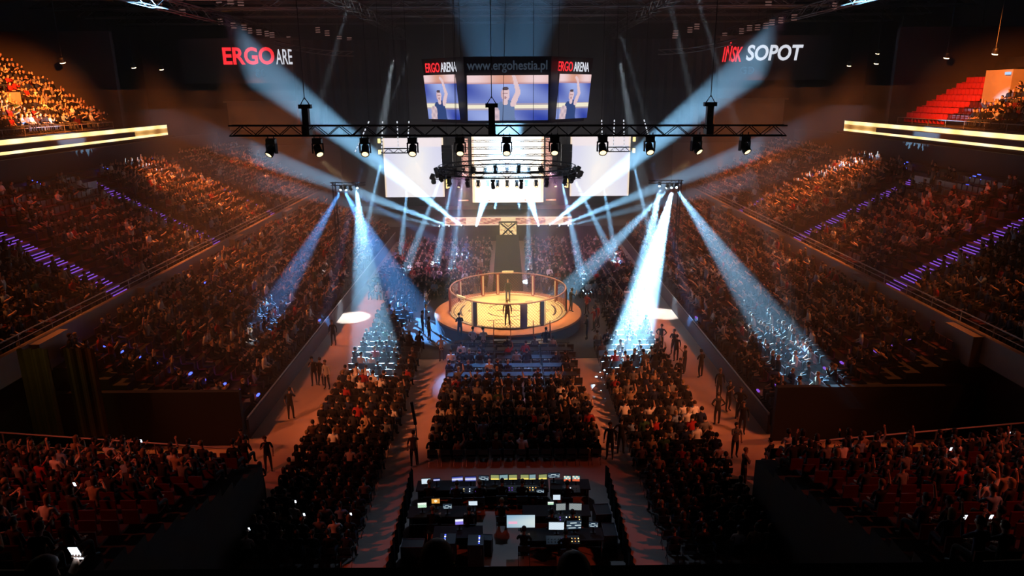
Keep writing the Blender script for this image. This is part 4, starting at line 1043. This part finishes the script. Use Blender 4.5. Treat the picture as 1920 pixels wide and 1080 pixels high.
MONS = [(-3.38, 25.0, .36, .23, 'white', 'blue-white'), (-2.96, 25.1, .26, .10, 'blue', 'small violet'), (-2.12, 25.15, .44, .2, 'blue', 'wide indigo'), (-1.58, 25.15, .44, .2, 'blue', 'second wide indigo'),
        (-1.05, 25.2, .40, .2, 'lines', 'tilted striped'), (-.59, 25.25, .33, .22, 'yellow', 'teal and yellow'), (-.23, 25.25, .33, .22, 'teal', 'teal'), (.15, 25.25, .33, .22, 'yellow', 'olive'),
        (.63, 25.25, .33, .22, 'yellow', 'olive and yellow'), (.95, 25.25, .25, .22, 'teal', 'narrow teal'), (1.37, 25.25, .33, .22, 'yellow', 'last olive'), (1.83, 25.35, .48, .2, 'lines', 'dark framed'),
        (2.36, 25.1, .27, .24, 'grid', 'mosaic'), (2.72, 25.1, .29, .24, 'grid', 'rightmost mosaic'), (1.22, 24.2, .29, .14, 'lines', 'small silver'),
        (-2.85, 23.57, .31, .2, 'orange', 'orange sun-like'), (-3.34, 23.3, .33, .21, 'green', 'green and white'), (-2.37, 23.2, .33, .19, 'lines', 'grey striped'), (-1.4, 23.4, .33, .18, 'white', 'white ruled'),
        (1.84, 23.75, .28, .22, 'white', 'small white'), (1.58, 23.35, .22, .12, 'green', 'small green'), (1.95, 23.1, .36, .28, 'pale', 'pale grey'), (2.5, 23.1, .47, .28, 'pale', 'wide pale grey'),
        (.41, 22.13, 1.03, .52, 'tv', 'largest, pale blue'), (1.7, 21.9, .55, .31, 'white', 'large white'), (2.34, 21.95, .53, .34, 'lines', 'large dark ruled'), (3.05, 21.95, .32, .2, 'lines', 'small tilted dark'), (-1.85, 22.2, .29, .22, 'purple', 'violet and white')]
for x, y, wd, ht, st, nm in MONS:
    big = wd > 1; z = 1.15 if not big else 1.2
    rowy = min((25.25, 23.4, 22.0), key=lambda q: abs(q-y))
    yy = y; e = empty('monitor', (x, yy, .805), jit(.12) if not big else 0, f'{nm} glowing monitor on the {["front", "second", "rear"][(25.25, 23.4, 22.0).index(rowy)]} row of control desks', 'monitor')
    mb = MB(); mb.box((0, .02, z-.805), (wd+.03, .035, ht+.03)); mb.build('bezel', M['plastic'], e)
    grid_screen('screen', wd, ht, 16, 10, mon_paint(st), M['p1'], e, (0, -.002, z-.805))
    mb = MB(); mb.box((0, .04, (z-.805)/2), (.05, .03, z-.805)); mb.box((0, .04, .01), (.2, .14, .02)); mb.build('stand', M['plastic'], e)
# consoles
for x, y, wd, nm in ((-1.85, 24.75, 1.1, 'left'), (.35, 24.8, 1.6, 'middle'), (2.5, 24.75, .7, 'right'), (2.2, 22.75, 1.0, 'second row'), (1.9, 21.45, 1.2, 'rear')):
    e = empty('mixing_console', (x, y, .8), 0, f'black mixing console with tiny lit keys, {nm} one of the control area', 'console')
    mb = MB(); mb.box((0, 0, .05), (wd, .42, .09), Matrix.Rotation(.15, 3, 'X')); mb.build('body', M['plastic'], e)
    nk = int(wd/.12)
    for k in range(nk):
        mb = MB()
        for r_ in range(2): mb.box((-wd/2+.08+k*.12, -.1+.14*r_, .095+.02*r_), (.035, .03, .015))
        mb.build('key_light', M[random.choice(['yellowglow', 'phone', 'purpleled', 'orangeglow'])] if random.random() < .6 else M['plastic'], e)
# laptops / racks / cases
for x, y, nm in ((-2.2, 21.3, 'left'), (-1.2, 21.2, 'right')):
    e = empty('equipment_rack', (x, y, 0), 0, f'black equipment rack with a column of tiny lights behind the rear desks, {nm} one', 'rack')
    mb = MB(); mb.box((0, 0, .55), (.56, .6, 1.1)); mb.build('case', M['plastic'], e)
    for k in range(5): mb = MB(); mb.box((-.1 if nm == 'left' else .12, .2-.1*k, 1.11), (.05, .03, .02)); mb.build('indicator_light', M['phone' if k % 2 else 'blueled'], e)
    for s in (-1, 1): mb = MB(); mb.tube([(s*.2, -.31, .7), (s*.2, -.35, .75), (s*.2, -.35, .9), (s*.2, -.31, .95)], .012, 5); mb.build('handle', M['alu'], e)
for i, (x, y, w_, d_) in enumerate(((-3.5, 21.6, .8, .5), (3.6, 23.6, .6, .7), (3.7, 22.3, .5, .8), (-.9, 21.9, .5, .35))):
    e = empty('flight_case', (x, y, 0), jit(.1), f'black flight case with metal edges standing {["at the left end", "beside the second row", "at the right end", "near the middle gap"][i]} of the control area', 'case')
    mb = MB(); mb.box((0, 0, .35), (w_, d_, .7)); mb.build('body', M['plastic'], e)
    for s in (-1, 1):
        for t in (-1, 1): mb = MB(); mb.tube([(s*w_/2, t*d_/2, .02), (s*w_/2, t*d_/2, .7)], .014, 5); mb.build('edge', M['alu'], e)
    mb = MB(); mb.tube([(-w_/2, -d_/2, .71), (w_/2, -d_/2, .71), (w_/2, d_/2, .71), (-w_/2, d_/2, .71), (-w_/2, -d_/2, .71)], .014, 5); mb.build('lid_edge', M['alu'], e)
# pipe-and-drape around the control area
for sx, sd in ((-1, 'left'), (1, 'right')):
    mb = MB(); n = 50
    for k in range(n):
        y0, y1 = 19.8+6.6*k/n, 19.8+6.6*(k+1)/n; f = lambda y: sx*(4.15)+.05*math.sin(y*14)
        mb.add([(f(y0), y0, 0), (f(y1), y1, 0), (f(y1), y1, 1.0), (f(y0), y0, 1.0), (f(y0)+.03, y0, 0), (f(y1)+.03, y1, 0), (f(y1)+.03, y1, 1.0), (f(y0)+.03, y0, 1.0)], [(0, 1, 2, 3), (7, 6, 5, 4)])
    tag(mb.build('side_drape', M['cloth']), f'low black drape closing off the {sd} side of the control area', 'drape')
# crew seated at the desks
CREW = [(-3.2, 24.55), (-2.1, 24.45), (-1.2, 24.5), (-.3, 24.6), (.5, 24.55), (1.3, 24.5), (2.3, 24.4), (-2.9, 22.75), (-1.5, 22.7), (1.55, 22.45), (2.35, 22.4), (2.0, 21.2), (.5, 21.4), (-.3, 23.2)]
for i, (x, y) in enumerate(CREW):
    nm = ['front', 'second', 'rear'][0 if y > 24 else (1 if y > 22.3 else 2)]
    person((x, y, 0), jit(.2), 11, TOPS[0], f'technician in black seated at the {nm} control desks, {ORD[i if i < 7 else (i-7 if i < 11 or i == 13 else i-11)]} from left', 'technicians in the control area')
    dup(CH, (x, y, 0), (0, 0, 0), f'black folding chair under a technician at the {nm} control desks', f'folding chairs at the {nm} control desks')

# VIP tables
for r in range(5):
    y = 37.05+1.35*r
    for x, wd, nm in ((-2.2, 2.6, 'left'), (.6, 2.6, 'middle'), (3.0, 1.9, 'right')):
        e = empty('long_table', (x, y, 0), 0, f'long dark table, {nm} one in the {ORD[r]} table row before the cage', 'table')
        mb = MB(); mb.box((0, 0, .74), (wd, .6, .04)); mb.build('table_top', M['wood'], e)
        for s in (-1, 1): mb = MB(); mb.box((s*(wd/2-.1), 0, .36), (.05, .5, .72)); mb.build('leg', M['alu'], e)

# standing people in the aisles, round the cage and in it
RA = [(10.59, 41.7), (10.55, 38.62), (11.36, 38.02), (9.75, 36.74), (11.58, 35.15), (10.55, 31.95), (11.59, 33.55), (11.9, 32.7), (11.49, 30.97), (10.41, 28.73), (10.0, 26.3), (10.8, 26.0), (11.44, 27.16), (10.0, 42.73), (10.5, 40.6)]
for i, (x, y) in enumerate(sorted(RA, key=lambda q: -q[1])):
    t = TOPS[3] if i in (11, 13) else TOPS[0 if i % 3 else 1]
    person((x, y, 0), random.choice([0, PI, .5, -1, 2.5])+jit(.4), int(rng.choice([6, 7, 8, 9])), t, f'person in {t[0]} standing in the wide right aisle, {ORD[i]} from the cage', 'people standing in the right aisle')
LA = [(-10.39, 36.84), (-11.28, 37.4), (-10.86, 37.21), (-10.78, 27.83), (-12.1, 28.53), (-11.3, 32.94), (-8.94+.0, 21.73), (-10.3, 25.56), (-11.75, 44.05)]
for i, (x, y) in enumerate(sorted(LA, key=lambda q: -q[1])):
    t = TOPS[4] if abs(x+10.39) < .01 else TOPS[0]
    person((x, y, 0), random.choice([0, PI, 1])+jit(.4), int(rng.choice([6, 7, 8])), t, f'person in {t[0]} standing in the wide left aisle, {ORD[i]} from the cage', 'people standing in the left aisle')
person((4.64, 28.68, 0), PI*.9, 6, TOPS[0], 'person in black standing in the narrow aisle right of the middle block', None, False, 1.05)
person((5.2, 29.05, 0), -.4, 9, TOPS[1], 'person in dark grey walking away beside the right floor block', None, False, 1.05)
person((-4.3, 28.1, 0), .2, 8, TOPS[3], 'camera operator in grey standing at the corner of the control area')
e = empty('camera_boom', (-4.15, 28.35, 0), 0, 'black boom pole held upright in the narrow left aisle', 'boom')
mb = MB(); mb.tube([(0, 0, 0), (-.05, .1, 2.0)], .02); mb.build('pole', M['plastic'], e)
mb = MB(); mb.box((-.12, .1, 2.5), (.12, .12, 1.1), Matrix.Rotation(-.12, 3, 'Y')); mb.build('boom_head', M['plastic'], e)
person((-4.2, 40.9, 0), .3, 9, TOPS[4], 'person in a white shirt and light trousers standing between the table rows and left aisle')
person((-.05, CY-3.6, .98), 0, 6, TOPS[0], 'fighter in black shorts and gloves facing away near the front of the cage', None, False, 1.08)
person((0, CY+2.0, .98), PI, 6, TOPS[0], 'announcer in a black suit standing at the far side of the cage', None, False, 1.06)
person((4.55, CY-.4, .94), -1.2, 8, TOPS[0], 'cameraman in black leaning on the right side of the cage platform')
person((-3.2, CY-5.0, .6), .3, 7, TOPS[0], 'crew member in black standing against the near left edge of the platform')
for i, (x, y, t) in enumerate([(2.4, 42.2, 0), (-2.3, 42.4, 4), (-1.6, 42.3, 4), (-6.0, 46.0, 1), (-6.2, 49.5, 0), (-6.4, 51.5, 4), (6.1, 46.5, 5), (6.4, 48.2, 0), (6.0, 50.2, 5), (7.5, 52.6, 0), (8.0, 53.0, 6), (-7.2, 53.2, 0), (-5.4, 44.6, 6), (5.4, 44.8, 0), (6.5, 47.3, 5), (-5.9, 47.4, 3)]):
    person((x, y, 0), face(x, y)+jit(.5), int(rng.choice([6, 7, 8, 9])), TOPS[t], f'person in {TOPS[t][0]} standing close round the cage platform, {ORD[i]} of the ringside staff', 'ringside staff standing round the cage')
# desk lamps and judges' tables at ringside
for i, (x, y) in enumerate(((-1.95, 42.45), (1.9, 42.3))):
    e = empty('judges_table', (x, y, 0), 0, f'small ringside table with lit papers under the near edge of the platform, {["left", "right"][i]} one', 'table')
    mb = MB(); mb.box((0, 0, .74), (1.5, .5, .04)); mb.build('table_top', M['padwhite'], e)
    for s in (-1, 1): mb = MB(); mb.box((s*.65, 0, .36), (.05, .4, .72)); mb.build('leg', M['alu'], e)
    mb = MB(); mb.box((-.3, 0, .77), (.35, .25, .02)); mb.box((.3, .02, .77), (.3, .22, .02)); mb.build('paper', M['white'], e)
# camera crane with a bright light right of the cage
e = empty('camera_crane', (8.6, 51.5, 0), 0, 'camera crane with white counterweight panel right of the cage', 'crane')
mb = MB(); mb.tube([(0, 0, 0), (0, 0, 1.5)], .08); mb.build('column', M['plastic'], e)
mb = MB(); mb.tube([(.3, -.4, 1.4), (-.9, 2.4, 3.0)], .04); mb.build('arm', M['rail'], e)
mb = MB(); mb.box((.5, -.7, 1.3), (.45, .5, .7)); mb.build('counterweight', M['white'], e)
# front row silhouettes right below the camera
person((.37, 3.38, 12.19), 0, 0, TOPS[0], 'dark silhouette of a short-haired spectator just below the camera, right of centre', None, False, 1.08)
person((-.43, 3.45, 12.2), 0, 0, TOPS[0], 'dark silhouette of a spectator just below the camera, left of centre', None, False, 1.1)
person((-2.73, 3.45, 12.25), 0, 2, TOPS[0], 'dark silhouette of a spectator filming with a bright phone at the lower left edge')
mb = MB(); mb.box((0, 0, 0), (.066, .01, .135)); ph = mb.build('smartphone', M['plastic'], loc=(-2.8, 3.87, 13.46), rot=(.35, 0, 0))
mb = MB(); mb.box((0, -.007, 0), (.058, .004, .122)); mb.build('screen', M['phone'], ph)
tag(ph, 'bright smartphone held up by the silhouetted spectator at the lower left edge', 'phone')
